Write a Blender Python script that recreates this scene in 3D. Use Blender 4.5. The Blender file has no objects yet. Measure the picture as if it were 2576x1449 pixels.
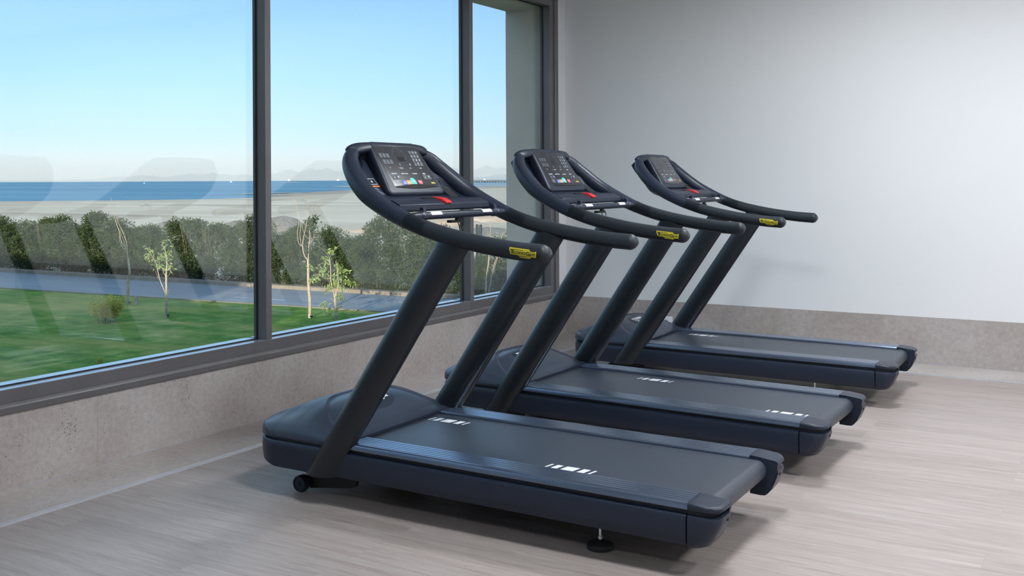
import bpy, bmesh, math, random
from mathutils import Vector, Matrix, noise
random.seed(7)
S = bpy.context.scene
COL = S.collection
PI = math.pi

# ------------------------------------------------------------------ camera
HEAD = .5406          # heading of the view, to the left of the +Y axis
EYE = 1.38
FPX = 2582.3
ROLL, AXY = .005, 450.8          # slight roll of the camera; height of the optical axis in the frame
cd = bpy.data.cameras.new('camera'); cam = bpy.data.objects.new('camera', cd); COL.objects.link(cam)
cam.location = (0, 0, EYE); cam.rotation_euler = (Matrix.Rotation(HEAD, 3, 'Z') @ Matrix.Rotation(PI/2, 3, 'X') @ Matrix.Rotation(-ROLL, 3, 'Z')).to_euler()
cd.sensor_width = 36; cd.sensor_fit = 'HORIZONTAL'; cd.lens = 36*FPX/2576
cd.shift_y = -(724.5-AXY)/2576
cd.clip_start = .05; cd.clip_end = 60000
S.camera = cam
S.view_settings.view_transform = 'Standard'; S.view_settings.look = 'None'
S.view_settings.gamma = 1; S.view_settings.use_curve_mapping = False
S.view_settings.exposure = 0.0
S.cycles.use_denoising = True
S.cycles.max_bounces = 7; S.cycles.diffuse_bounces = 4; S.cycles.glossy_bounces = 3
S.cycles.transparent_max_bounces = 12; S.cycles.volume_bounces = 0
S.cycles.caustics_reflective = False; S.cycles.caustics_refractive = False
S.cycles.sample_clamp_indirect = 6

def link(nt, a, b): nt.links.new(a, b)

# ------------------------------------------------------------------ sky
w = bpy.data.worlds.new('sky'); S.world = w; w.use_nodes = True
nt = w.node_tree; nt.nodes.clear()
out = nt.nodes.new('ShaderNodeOutputWorld'); bg = nt.nodes.new('ShaderNodeBackground')
tc = nt.nodes.new('ShaderNodeTexCoord'); sep = nt.nodes.new('ShaderNodeSeparateXYZ')
link(nt, tc.outputs['Generated'], sep.inputs[0])
rp = nt.nodes.new('ShaderNodeValToRGB'); link(nt, sep.outputs['Z'], rp.inputs[0])
SKY = [(0.0, (.63,.78,.83)), (.02, (.63,.79,.85)), (.06, (.54,.78,.90)), (.10, (.43,.73,.94)), (.14, (.37,.66,.95)), (.18, (.31,.58,.93)), (.30, (.36,.62,.95)), (.6, (.50,.76,1)), (1.0, (.45,.70,1))]
while len(rp.color_ramp.elements) < len(SKY): rp.color_ramp.elements.new(.5)
for e, (p, c) in zip(rp.color_ramp.elements, SKY): e.position = p; e.color = (*c, 1)
link(nt, rp.outputs[0], bg.inputs[0]); bg.inputs[1].default_value = 1.38
link(nt, bg.outputs[0], out.inputs[0])

# ------------------------------------------------------------------ sun (low, behind the building)
sd = bpy.data.lights.new('sun', 'SUN'); sd.energy = 9.0; sd.angle = math.radians(.6); sd.color = (1, .88, .68)
sun = bpy.data.objects.new('sun', sd); COL.objects.link(sun)
SUND = Vector((-.42, .88, -.20)).normalized()
sun.rotation_euler = SUND.to_track_quat('-Z', 'Y').to_euler()

# ------------------------------------------------------------------ helpers
class MB:
    def __init__(s): s.v = []; s.f = []; s.m = []; s.mi = 0
    def add(s, vs, fs, mi=None):
        o = len(s.v); s.v += [tuple(p) for p in vs]
        for f in fs: s.f.append([i+o for i in f]); s.m.append(s.mi if mi is None else mi)
        return s
    def box(s, x0, x1, y0, y1, z0, z1, mi=None):
        return s.add([(x0,y0,z0),(x1,y0,z0),(x1,y1,z0),(x0,y1,z0),(x0,y0,z1),(x1,y0,z1),(x1,y1,z1),(x0,y1,z1)],
              [(3,2,1,0),(4,5,6,7),(0,1,5,4),(1,2,6,5),(2,3,7,6),(3,0,4,7)], mi)
    def loft(s, rings, closed=True, cap=True, mi=None, loop=False):
        n = len(rings[0]); vs = [p for r in rings for p in r]; fs = []
        R = len(rings)
        for i in range(R if loop else R-1):
            for j in range(n if closed else n-1):
                a = i*n+j; b = i*n+(j+1) % n; c = ((i+1) % R)*n+(j+1) % n; d = ((i+1) % R)*n+j
                fs.append((a, b, c, d))
        if cap and not loop: fs.append(tuple(range(n))[::-1]); fs.append(tuple(range((R-1)*n, R*n)))
        return s.add(vs, fs, mi)
    def prism(s, poly, axis, a, b, mi=None):
        def P(p, t): return {'x': (t, p[0], p[1]), 'y': (p[0], t, p[1]), 'z': (p[0], p[1], t)}[axis]
        return s.loft([[P(p, a) for p in poly], [P(p, b) for p in poly]], mi=mi)
    def tube(s, path, rad, n=12, cap=True, mi=None, up=(0, 0, 1)):
        path = [Vector(p) for p in path]
        if not hasattr(rad, '__len__'): rad = [rad]*len(path)
        rings = []; nrm = None
        for i, p in enumerate(path):
            t = (path[min(i+1, len(path)-1)]-path[max(i-1, 0)]).normalized()
            if nrm is None:
                nrm = Vector(up).cross(t)
                if nrm.length < .01: nrm = Vector((1, 0, 0)).cross(t)
            nrm = (nrm-nrm.dot(t)*t).normalized(); bn = t.cross(nrm)
            rings.append([p+rad[i]*(math.cos(2*PI*k/n)*nrm+math.sin(2*PI*k/n)*bn) for k in range(n)])
        return s.loft(rings, cap=cap, mi=mi)
    def lathe(s, prof, c=(0, 0, 0), axis='z', n=32, mi=None):
        rings = []
        for r, h in prof:
            ring = []
            for k in range(n):
                a = 2*PI*k/n; u, v = r*math.cos(a), r*math.sin(a)
                q = {'z': (u, v, h), 'y': (u, h, v), 'x': (h, u, v)}[axis]
                ring.append((c[0]+q[0], c[1]+q[1], c[2]+q[2]))
            rings.append(ring)
        return s.loft(rings, mi=mi)
    def obj(s, name, mats, parent=None, sharp=35, bevel=0, bseg=2, smooth=True):
        me = bpy.data.meshes.new(name); me.from_pydata(s.v, [], s.f); me.update()
        bm = bmesh.new(); bm.from_mesh(me); bmesh.ops.recalc_face_normals(bm, faces=bm.faces); bm.to_mesh(me); bm.free()
        if not isinstance(mats, (list, tuple)): mats = [mats]
        for m in mats: me.materials.append(m)
        if len(mats) > 1: me.polygons.foreach_set('material_index', s.m)
        if smooth:
            me.shade_smooth(); me.set_sharp_from_angle(angle=math.radians(sharp))
        o = bpy.data.objects.new(name, me); COL.objects.link(o); o.parent = parent
        if bevel:
            b = o.modifiers.new('bevel', 'BEVEL'); b.width = bevel; b.segments = bseg; b.limit_method = 'ANGLE'; b.angle_limit = math.radians(35); b.harden_normals = False
        return o

def tag(o, label=None, cat=None, group=None, kind=None):
    if label: o['label'] = label
    if cat: o['category'] = cat
    if group: o['group'] = group
    if kind: o['kind'] = kind
    return o
def empty(name, loc, label=None, cat=None, group=None, kind=None):
    o = bpy.data.objects.new(name, None); o.empty_display_size = .1; COL.objects.link(o); o.location = loc
    return tag(o, label, cat, group, kind)
def copy_tree(o, parent=None):
    c = o.copy(); COL.objects.link(c); c.parent = parent
    for ch in list(o.children): copy_tree(ch, c)
    return c
def at(px, py, y):
    """the point of the plane Y = y seen at that place of the 2576 x 1449 frame"""
    dx, dy = px-1288, py-AXY; u = (dx*math.cos(ROLL)-dy*math.sin(ROLL))/FPX; v = -(dx*math.sin(ROLL)+dy*math.cos(ROLL))/FPX
    r = (-math.sin(HEAD)+u*math.cos(HEAD), math.cos(HEAD)+u*math.sin(HEAD), v)
    t = y/r[1]; return Vector((r[0]*t, y, EYE+r[2]*t))
def ground(px, py, z):
    dx, dy = px-1288, py-AXY; u = (dx*math.cos(ROLL)-dy*math.sin(ROLL))/FPX; v = -(dx*math.sin(ROLL)+dy*math.cos(ROLL))/FPX
    r = (-math.sin(HEAD)+u*math.cos(HEAD), math.cos(HEAD)+u*math.sin(HEAD), v)
    t = (z-EYE)/r[2]; return Vector((r[0]*t, r[1]*t, z))

def text_mesh(txt, size=1.0, align='CENTER', bold=0):
    c = bpy.data.curves.new('t', 'FONT'); c.body = txt; c.size = size; c.align_x = align; c.align_y = 'CENTER'; c.offset = bold
    c.resolution_u = 3
    o = bpy.data.objects.new('t', c); COL.objects.link(o)
    dg = bpy.context.evaluated_depsgraph_get(); me = bpy.data.meshes.new_from_object(o.evaluated_get(dg))
    vs = [tuple(v.co)[:2] for v in me.vertices]; fs = [tuple(p.vertices) for p in me.polygons]
    bpy.data.objects.remove(o); bpy.data.meshes.remove(me); bpy.data.curves.remove(c)
    return vs, fs

# ------------------------------------------------------------------ materials
def mat(name, col, rough=.5, metal=0, spec=.5, bump=None, var=None, coat=0, emit=None):
    m = bpy.data.materials.new(name); m.use_nodes = True; nt = m.node_tree; b = nt.nodes['Principled BSDF']
    b.inputs['Base Color'].default_value = (*col, 1); b.inputs['Roughness'].default_value = rough
    b.inputs['Metallic'].default_value = metal; b.inputs['Specular IOR Level'].default_value = spec
    b.inputs['Coat Weight'].default_value = coat
    if emit: b.inputs['Emission Color'].default_value = (*emit[0], 1); b.inputs['Emission Strength'].default_value = emit[1]
    tc = nt.nodes.new('ShaderNodeTexCoord')
    if bump:
        n = nt.nodes.new('ShaderNodeTexNoise'); n.inputs['Scale'].default_value = bump[0]; n.inputs['Detail'].default_value = 2
        link(nt, tc.outputs['Object'], n.inputs['Vector'])
        bp = nt.nodes.new('ShaderNodeBump'); bp.inputs['Strength'].default_value = bump[1]; bp.inputs['Distance'].default_value = bump[2]
        link(nt, n.outputs['Fac'], bp.inputs['Height']); link(nt, bp.outputs[0], b.inputs['Normal'])
    # every material gets a slight procedural variation of its colour
    vs, va = var if var else (6, .06)
    n2 = nt.nodes.new('ShaderNodeTexNoise'); n2.inputs['Scale'].default_value = vs; n2.inputs['Detail'].default_value = 4
    link(nt, tc.outputs['Object'], n2.inputs['Vector'])
    r = nt.nodes.new('ShaderNodeValToRGB'); link(nt, n2.outputs['Fac'], r.inputs[0])
    r.color_ramp.elements[0].position = .3; r.color_ramp.elements[1].position = .7
    r.color_ramp.elements[0].color = (*[max(0, c*(1-va)) for c in col], 1); r.color_ramp.elements[1].color = (*[min(1, c*(1+va)) for c in col], 1)
    link(nt, r.outputs[0], b.inputs['Base Color'])
    return m

def N(nt, t, **k):
    n = nt.nodes.new(t)
    for a, v in k.items():
        if a in n.inputs: n.inputs[a].default_value = v
        else: setattr(n, a, v)
    return n
def math_(nt, op, a, b=None):
    n = nt.nodes.new('ShaderNodeMath'); n.operation = op
    for i, q in enumerate((a, b)):
        if q is None: continue
        if isinstance(q, (int, float)): n.inputs[i].default_value = q
        else: link(nt, q, n.inputs[i])
    return n.outputs[0]
def mixc(nt, fac, a, b):
    n = nt.nodes.new('ShaderNodeMix'); n.data_type = 'RGBA'
    if isinstance(fac, (int, float)): n.inputs[0].default_value = fac
    else: link(nt, fac, n.inputs[0])
    for i, q in ((6, a), (7, b)):
        if isinstance(q, tuple): n.inputs[i].default_value = (*q, 1)
        else: link(nt, q, n.inputs[i])
    return n.outputs[2]
def ramp(nt, src, stops):
    r = nt.nodes.new('ShaderNodeValToRGB'); link(nt, src, r.inputs[0])
    while len(r.color_ramp.elements) < len(stops): r.color_ramp.elements.new(.5)
    for e, (p, c) in zip(r.color_ramp.elements, stops):
        e.position = p; e.color = (*(c if isinstance(c, tuple) else (c, c, c)), 1)
    return r.outputs[0]

M = {}
M['plastic'] = mat('dark_plastic', (.014,.020,.036), .38, spec=.35, bump=(900,.12,.0008))
M['plastic_rough'] = mat('textured_plastic', (.016,.023,.042), .34, spec=.42, bump=(420,.35,.0012))
M['cover'] = mat('cover_plastic', (.026,.036,.060), .34, bump=(900,.10,.0008))
M['cover2'] = mat('cover_insert', (.040,.048,.062), .46, bump=(900,.10,.0008))
M['column'] = mat('column_paint', (.012,.0155,.020), .30, spec=.4, bump=(1200,.08,.0005))
M['grip'] = mat('grip_rubber', (.015,.020,.027), .48, spec=.35, bump=(1500,.1,.0005))
M['grip_dark'] = mat('grip_dark_plastic', (.007,.010,.016), .34, spec=.35, bump=(900,.08,.0006))
M['gloss'] = mat('gloss_black', (.008,.009,.012), .16, coat=.3)
M['black'] = mat('matt_black', (.006,.007,.009), .6)
M['recess'] = mat('dark_recess', (.008,.010,.015), .6)
M['belt'] = mat('running_belt', (.030,.038,.054), .38, bump=(700,.35,.001))
M['white'] = mat('white_print', (.62,.64,.68), .5)
M['whited'] = mat('dim_white_print', (.34,.36,.42), .5)
M['red'] = mat('red_plastic', (.62,.03,.03), .4)
M['yellow'] = mat('yellow_badge', (.44,.38,.02), .4)
M['orange'] = mat('orange_print', (.75,.27,.09), .5)
M['blue'] = mat('blue_print', (.05,.13,.52), .5)
M['green'] = mat('teal_print', (.06,.50,.42), .5)
M['pink'] = mat('crimson_print', (.60,.05,.12), .5)
M['key'] = mat('key_face', (.035,.042,.055), .35)
M['screen'] = mat('console_overlay', (.020,.022,.028), .22, coat=.3)
M['steel'] = mat('steel', (.62,.64,.66), .28, metal=1)
M['plate'] = mat('sensor_steel', (.70,.68,.66), .4, metal=.25)
M['rail'] = mat('rail_top', (.19,.24,.34), .22, metal=.85, bump=(900,.06,.0004))
M['frame'] = mat('window_frame_paint', (.165,.158,.165), .30, metal=.3)
M['ledge_sheen'] = mat('ledge_sheen_metal', (.55,.57,.62), .25, metal=.7)  # paler than the frame: the sky's sheen put into its colour
M['gasket'] = mat('gasket', (.01,.01,.012), .6)
M['wallpaint'] = mat('wall_paint', (.71,.72,.735), .62, bump=(60,.05,.002), var=(.8,.015))
M['ceilpaint'] = mat('ceiling_paint', (.80,.80,.80), .8)
M['ext'] = mat('exterior_render', (.52,.47,.42), .85, bump=(150,.5,.003), var=(3,.10))
M['alu'] = mat('aluminium_strip', (.72,.74,.78), .3, metal=.7)
M['socket'] = mat('socket_plastic', (.88,.89,.92), .35)

def stone(name, jcol=(.30,.26,.23), joints=None, tone=1.0, scale=1.0, axis='y', origin=0, step=1.68, jw=.0035):
    m = bpy.data.materials.new(name); m.use_nodes = True; nt = m.node_tree; b = nt.nodes['Principled BSDF']
    g = nt.nodes.new('ShaderNodeNewGeometry'); pos = g.outputs['Position']
    n1 = N(nt, 'ShaderNodeTexNoise', Scale=2.2*scale, Detail=6, Roughness=.6); link(nt, pos, n1.inputs['Vector'])
    n2 = N(nt, 'ShaderNodeTexNoise', Scale=38*scale, Detail=4, Roughness=.7); link(nt, pos, n2.inputs['Vector'])
    c1 = ramp(nt, n1.outputs['Fac'], [(.3, tuple(tone*c for c in (.350,.305,.280))), (.55, tuple(tone*c for c in (.415,.375,.357))), (.75, tuple(tone*c for c in (.465,.43,.42)))])
    c2 = ramp(nt, n2.outputs['Fac'], [(.3, .84), (.7, 1.1)])
    mul = nt.nodes.new('ShaderNodeMix'); mul.data_type = 'RGBA'; mul.blend_type = 'MULTIPLY'; mul.inputs[0].default_value = 1
    link(nt, c1, mul.inputs[6]); link(nt, c2, mul.inputs[7])
    # pits: small dark holes gathered in clusters
    n3 = N(nt, 'ShaderNodeTexNoise', Scale=120*scale, Detail=1.5, Roughness=.5); link(nt, pos, n3.inputs['Vector'])
    n4 = N(nt, 'ShaderNodeTexNoise', Scale=7*scale, Detail=2); link(nt, pos, n4.inputs['Vector'])
    thr = math_(nt, 'SUBTRACT', .99, math_(nt, 'MULTIPLY', n4.outputs['Fac'], .56))
    pit = math_(nt, 'SUBTRACT', n3.outputs['Fac'], thr)
    pit = math_(nt, 'MULTIPLY', pit, 18); cl = nt.nodes.new('ShaderNodeClamp'); link(nt, pit, cl.inputs[0]); pit = cl.outputs[0]
    col = mixc(nt, math_(nt, 'MULTIPLY', pit, .72), mul.outputs[2], tuple(tone*c for c in (.12,.105,.10)))
    hgt = pit
    sp = nt.nodes.new('ShaderNodeSeparateXYZ'); link(nt, pos, sp.inputs[0])
    for ax, org, st in (joints or []):
        t = math_(nt, 'DIVIDE', math_(nt, 'SUBTRACT', sp.outputs[ax], org), st)
        fr = math_(nt, 'FRACT', math_(nt, 'ADD', t, .5)); d = math_(nt, 'ABSOLUTE', math_(nt, 'SUBTRACT', fr, .5))
        j = math_(nt, 'LESS_THAN', d, jw/st/2)
        col = mixc(nt, math_(nt, 'MULTIPLY', j, .6), col, tuple(tone*c for c in jcol))
    link(nt, col, b.inputs['Base Color']); b.inputs['Roughness'].default_value = .55
    bp = nt.nodes.new('ShaderNodeBump'); bp.inputs['Strength'].default_value = .5; bp.inputs['Distance'].default_value = -.002; link(nt, hgt, bp.inputs['Height']); link(nt, bp.outputs[0], b.inputs['Normal'])
    return m
M['stone_win'] = stone('limestone_panels_window_side', joints=[('Y', 3.23, 1.64)])
M['stone_back'] = stone('limestone_panels_back', joints=[('X', -2.987, 1.307)], tone=.94)
M['stone_floor'] = stone('limestone_border_tiles', jcol=(.62,.60,.57), joints=[('Y', 3.293, 1.2)], tone=1.04, scale=.7)
M['stone_floor_back'] = stone('limestone_border_tiles_back', jcol=(.62,.60,.57), joints=[('X', -2.6, 1.2)], tone=1.04, scale=.7)

def wood_floor():
    m = bpy.data.materials.new('vinyl_plank_floor'); m.use_nodes = True; nt = m.node_tree; b = nt.nodes['Principled BSDF']
    g = nt.nodes.new('ShaderNodeNewGeometry'); pos = g.outputs['Position']
    br = nt.nodes.new('ShaderNodeTexBrick'); link(nt, pos, br.inputs['Vector'])
    br.inputs['Scale'].default_value = 1; br.inputs['Brick Width'].default_value = 1.22; br.inputs['Row Height'].default_value = .152
    br.inputs['Mortar Size'].default_value = .0006; br.inputs['Color1'].default_value = (.0,.0,.0,1); br.inputs['Color2'].default_value = (1,1,1,1); br.inputs['Mortar'].default_value = (.3,.3,.3,1)
    br.offset = .37
    # per plank offset of the grain
    sp = nt.nodes.new('ShaderNodeSeparateXYZ'); link(nt, pos, sp.inputs[0])
    sc = nt.nodes.new('ShaderNodeSeparateColor'); link(nt, br.outputs['Color'], sc.inputs[0])
    cmb = nt.nodes.new('ShaderNodeCombineXYZ')
    link(nt, math_(nt, 'MULTIPLY', sp.outputs['X'], .8), cmb.inputs[0]); link(nt, math_(nt, 'MULTIPLY', sp.outputs['Y'], 13), cmb.inputs[1])
    link(nt, math_(nt, 'MULTIPLY', sc.outputs[0], 9), cmb.inputs[2])
    n1 = N(nt, 'ShaderNodeTexNoise', Scale=2.2, Detail=6, Roughness=.62, Distortion=1.1); link(nt, cmb.outputs[0], n1.inputs['Vector'])
    n2 = N(nt, 'ShaderNodeTexNoise', Scale=13, Detail=5, Roughness=.6, Distortion=.4); link(nt, cmb.outputs[0], n2.inputs['Vector'])
    c1 = ramp(nt, n1.outputs['Fac'], [(.28, (.278,.224,.198)), (.45, (.362,.305,.280)), (.6, (.396,.342,.320)), (.78, (.455,.405,.386))])
    c2 = ramp(nt, n2.outputs['Fac'], [(.3, .74), (.65, .92)])
    mul = nt.nodes.new('ShaderNodeMix'); mul.data_type = 'RGBA'; mul.blend_type = 'MULTIPLY'; mul.inputs[0].default_value = 1
    link(nt, c1, mul.inputs[6]); link(nt, c2, mul.inputs[7])
    mul2 = nt.nodes.new('ShaderNodeMix'); mul2.data_type = 'RGBA'; mul2.blend_type = 'MULTIPLY'; mul2.inputs[0].default_value = 1
    link(nt, mul.outputs[2], mul2.inputs[6]); link(nt, ramp(nt, sc.outputs[0], [(0, .93), (1, 1.05)]), mul2.inputs[7])
    col = mixc(nt, math_(nt, 'MULTIPLY', br.outputs['Fac'], .35), mul2.outputs[2], (.2,.17,.15))
    link(nt, col, b.inputs['Base Color']); b.inputs['Roughness'].default_value = .42
    bp = nt.nodes.new('ShaderNodeBump'); bp.inputs['Strength'].default_value = .08; bp.inputs['Distance'].default_value = .002; link(nt, n2.outputs['Fac'], bp.inputs['Height']); link(nt, bp.outputs[0], b.inputs['Normal'])
    return m
M['wood'] = wood_floor()

def glass():
    m = bpy.data.materials.new('window_glass'); m.use_nodes = True; nt = m.node_tree; nt.nodes.clear()
    o = nt.nodes.new('ShaderNodeOutputMaterial'); t = nt.nodes.new('ShaderNodeBsdfTransparent'); g = nt.nodes.new('ShaderNodeBsdfGlossy')
    t.inputs[0].default_value = (.95,.97,.97,1); g.inputs['Roughness'].default_value = 0.0; g.inputs[0].default_value = (.9,.95,.95,1)
    fr = nt.nodes.new('ShaderNodeFresnel'); bf = nt.nodes.new('ShaderNodeNewGeometry'); link(nt, math_(nt, 'SUBTRACT', 1.68, math_(nt, 'MULTIPLY', bf.outputs['Backfacing'], 1.68-1/1.68)), fr.inputs[0])
    mx = nt.nodes.new('ShaderNodeMixShader'); link(nt, fr.outputs[0], mx.inputs[0]); link(nt, t.outputs[0], mx.inputs[1]); link(nt, g.outputs[0], mx.inputs[2]); link(nt, mx.outputs[0], o.inputs[0])
    return m
M['glass'] = glass()

# outdoor materials
def noisy(name, stops, scale=1, stretch=(1, 1, 1), detail=6, rough=.9, bump=.0, spec=.3, dist=0, bdist=.02):
    m = bpy.data.materials.new(name); m.use_nodes = True; nt = m.node_tree; b = nt.nodes['Principled BSDF']
    g = nt.nodes.new('ShaderNodeNewGeometry'); mp = nt.nodes.new('ShaderNodeMapping'); mp.inputs['Scale'].default_value = stretch; link(nt, g.outputs['Position'], mp.inputs[0])
    n = N(nt, 'ShaderNodeTexNoise', Scale=scale, Detail=detail, Roughness=.65, Distortion=dist); link(nt, mp.outputs[0], n.inputs['Vector'])
    link(nt, ramp(nt, n.outputs['Fac'], stops), b.inputs['Base Color']); b.inputs['Roughness'].default_value = rough; b.inputs['Specular IOR Level'].default_value = spec
    if bump:
        bp = nt.nodes.new('ShaderNodeBump'); bp.inputs['Strength'].default_value = bump; bp.inputs['Distance'].default_value = bdist; link(nt, n.outputs['Fac'], bp.inputs['Height']); link(nt, bp.outputs[0], b.inputs['Normal'])
    return m
M['grass'] = noisy('lawn_grass', [(.3, (.045,.11,.02)), (.5, (.085,.175,.03)), (.7, (.21,.26,.07))], 1.6, (1, 1, 1), 10, 1, .6, .1, bdist=.05)
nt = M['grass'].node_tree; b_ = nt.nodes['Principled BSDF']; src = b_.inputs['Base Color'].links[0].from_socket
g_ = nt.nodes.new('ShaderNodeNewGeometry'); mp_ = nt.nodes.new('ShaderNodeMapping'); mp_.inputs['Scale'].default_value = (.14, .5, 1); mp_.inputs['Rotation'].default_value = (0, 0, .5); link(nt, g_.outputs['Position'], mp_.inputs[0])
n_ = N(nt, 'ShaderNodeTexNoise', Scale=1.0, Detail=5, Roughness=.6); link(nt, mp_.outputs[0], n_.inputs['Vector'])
link(nt, mixc(nt, ramp(nt, n_.outputs['Fac'], [(.46, .0), (.64, .8)]), src, (.30, .27, .09)), b_.inputs['Base Color'])     # straw-coloured patches: sunlit streaks painted into the lawn, with some dry grass
M['road'] = noisy('asphalt', [(.3, (.16,.175,.205)), (.7, (.23,.25,.285))], 1.5, (.2, 2, 1), 6, .8)
M['curb'] = noisy('curb_concrete', [(.3, (.18,.155,.125)), (.7, (.27,.235,.195))], 2, rough=.9)
M['sand'] = noisy('beach_sand', [(.30, (.30,.235,.175)), (.45, (.455,.375,.29)), (.6, (.53,.445,.355)), (.75, (.66,.575,.475))], .09, (.22, 1, 1), 10, 1, .0, .1, dist=.6)
M['mud'] = noisy('wet_mudflat', [(.35, (.24,.17,.12)), (.6, (.34,.26,.19)), (.75, (.50,.40,.31))], .03, (.2, 1, 1), 8, .6, dist=.4)
M['sandedge'] = noisy('shore_edge_sand', [(.35, (.50,.38,.26)), (.65, (.66,.52,.38))], .2, (.3, 1, 1), 5, 1)
M['gravel'] = noisy('gravel', [(.35, (.12,.11,.10)), (.65, (.27,.25,.22))], 5, rough=1, bump=.8, bdist=.2)
M['earth'] = noisy('bare_earth', [(.3, (.30,.22,.16)), (.65, (.48,.37,.28))], .5, rough=1, bump=.6, bdist=.2)
M['bark'] = noisy('pale_bark', [(.3, (.26,.20,.15)), (.7, (.46,.38,.30))], 9, rough=.9)
M['stem'] = noisy('shrub_stem', [(.3, (.12,.09,.07)), (.7, (.22,.17,.12))], 9, rough=.9)
M['rockm'] = noisy('mountain_rock', [(.3, (.30,.27,.25)), (.7, (.42,.38,.35))], .002, rough=1)
def leafmat(name, c0, c1, sc=2.5):
    m = noisy(name, [(.3, c0), (.7, c1)], sc, rough=.5, detail=3, spec=.4)
    nt = m.node_tree; b = nt.nodes['Principled BSDF']; tr = nt.nodes.new('ShaderNodeBsdfTranslucent'); mx = nt.nodes.new('ShaderNodeMixShader'); mx.inputs[0].default_value = .3
    src = b.inputs['Base Color'].links[0].from_socket; link(nt, src, tr.inputs[0])
    o = nt.nodes['Material Output']; link(nt, b.outputs[0], mx.inputs[1]); link(nt, tr.outputs[0], mx.inputs[2]); link(nt, mx.outputs[0], o.inputs[0])
    return m
M['leaf_hedge'] = leafmat('hedge_leaves', (.022,.045,.014), (.075,.10,.030))
M['leaf_tree'] = leafmat('tree_leaves', (.16,.26,.06), (.34,.40,.14), 1.5)
M['leaf_yellow'] = leafmat('yellow_green_leaves', (.42,.42,.08), (.75,.62,.18), 4)
def water():
    m = bpy.data.materials.new('sea_water'); m.use_nodes = True; nt = m.node_tree; b = nt.nodes['Principled BSDF']
    g = nt.nodes.new('ShaderNodeNewGeometry'); mp = nt.nodes.new('ShaderNodeMapping'); mp.inputs['Scale'].default_value = (.25, 1, 1); link(nt, g.outputs['Position'], mp.inputs[0])
    n = N(nt, 'ShaderNodeTexNoise', Scale=.012, Detail=8, Roughness=.6); link(nt, mp.outputs[0], n.inputs['Vector'])
    link(nt, ramp(nt, n.outputs['Fac'], [(.3, (.055,.14,.22)), (.5, (.095,.215,.31)), (.65, (.15,.28,.365)), (.75, (.23,.36,.44))]), b.inputs['Base Color'])
    b.inputs['Roughness'].default_value = .55; b.inputs['Specular IOR Level'].default_value = .12
    n2 = N(nt, 'ShaderNodeTexNoise', Scale=.6, Detail=4); link(nt, g.outputs['Position'], n2.inputs['Vector'])
    bp = nt.nodes.new('ShaderNodeBump'); bp.inputs['Strength'].default_value = .6; bp.inputs['Distance'].default_value = .5; link(nt, n2.outputs['Fac'], bp.inputs['Height']); link(nt, bp.outputs[0], b.inputs['Normal'])
    return m
M['sea'] = water()

# ================================================================== the room
XW, YB, YF, XR, ZC = -4.2885, 8.071, -3.2, 3.6, 3.25
XG = -4.3635                     # glass plane
XO = -4.765                     # outer face of the facade
def st(name, mb, m, parent=None, **k): return tag(mb.obj(name, m, parent, **k), kind=None if parent else 'structure')

b = MB(); b.box(XW+.412, XR, YF, YB-.445, -.1, 0); st('floor', b, M['wood'])
b = MB(); b.box(XW, XW+.398, YF, YB, -.1, .0); b.box(XW, XW+.05, YF, YB, -.3, -.1); st('trim_1', b, M['stone_floor'])
b = MB(); b.box(XW+.398, XR, YB-.431, YB, -.1, .0); st('trim_2', b, M['stone_floor_back'])
b = MB()   # metal edging between the planks and the stone border
for z0, z1, o0, o1 in ((-.05, .002, -.0, .036), (.002, .0055, .002, .013), (.002, .0055, .022, .034)):
    b.box(XW+.389+o0, XW+.389+o1, YF, YB-.42-o0, z0, z1)
    b.box(XW+.389+o0, XR, YB-.42-o1, YB-.42-o0, z0, z1)
st('trim_3', b, M['alu'])
b = MB(); b.box(XO, XR+.25, YF-.2, 26, ZC, ZC+.25); st('ceiling', b, M['ceilpaint'])
b = MB(); b.box(XW, XW+.004, YF, YB, .0, .0015); b.box(XW, XR, YB-.008, YB-.004, .0, .0015); st('trim_4', b, M['whited'])   # pale grout line at the foot of the stone
# window side wall: stone below the sill, outer sill, lintel, white jamb
b = MB(); b.box(XW-.16, XW, YF, YB+.02, -.3, .347); wl = st('baseboard_left', b, M['stone_win'], bevel=.002)
b = MB(); b.box(XO, XW-.12, YF-.2, 26, -3.1, .30); b.box(XO, XG-.025, 7.84, 26, .30, ZC); b.box(XO, XW-.1, YF-.2, 26, 2.88, ZC); b.box(XO, XW-.05, YF-.2, YF, -3.1, ZC)
st('facade', b, M['ext'])
b = MB(); b.box(XG-.03, XW, 7.86, YB, .347, ZC); b.box(XW-.1, XW, YF, 7.88, 3.00, ZC); st('wall_left', b, M['wallpaint'])
# back wall: paint above, stone dado below
b = MB(); b.box(XW-.03, XR+.2, YB, YB+.2, .347, ZC); st('wall_back', b, M['wallpaint'])
b = MB(); b.box(XW-.03, XR+.2, YB-.004, YB+.2, -.1, .347); st('baseboard_back', b, M['stone_back'], bevel=.002)
b = MB(); b.box(XR, XR+.2, YF, YB, -.1, ZC); st('wall_right', b, M['wallpaint'])
b = MB(); b.box(XW, XR+.2, YF-.2, YF, -.1, ZC); st('wall_front', b, M['wallpaint'])
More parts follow.
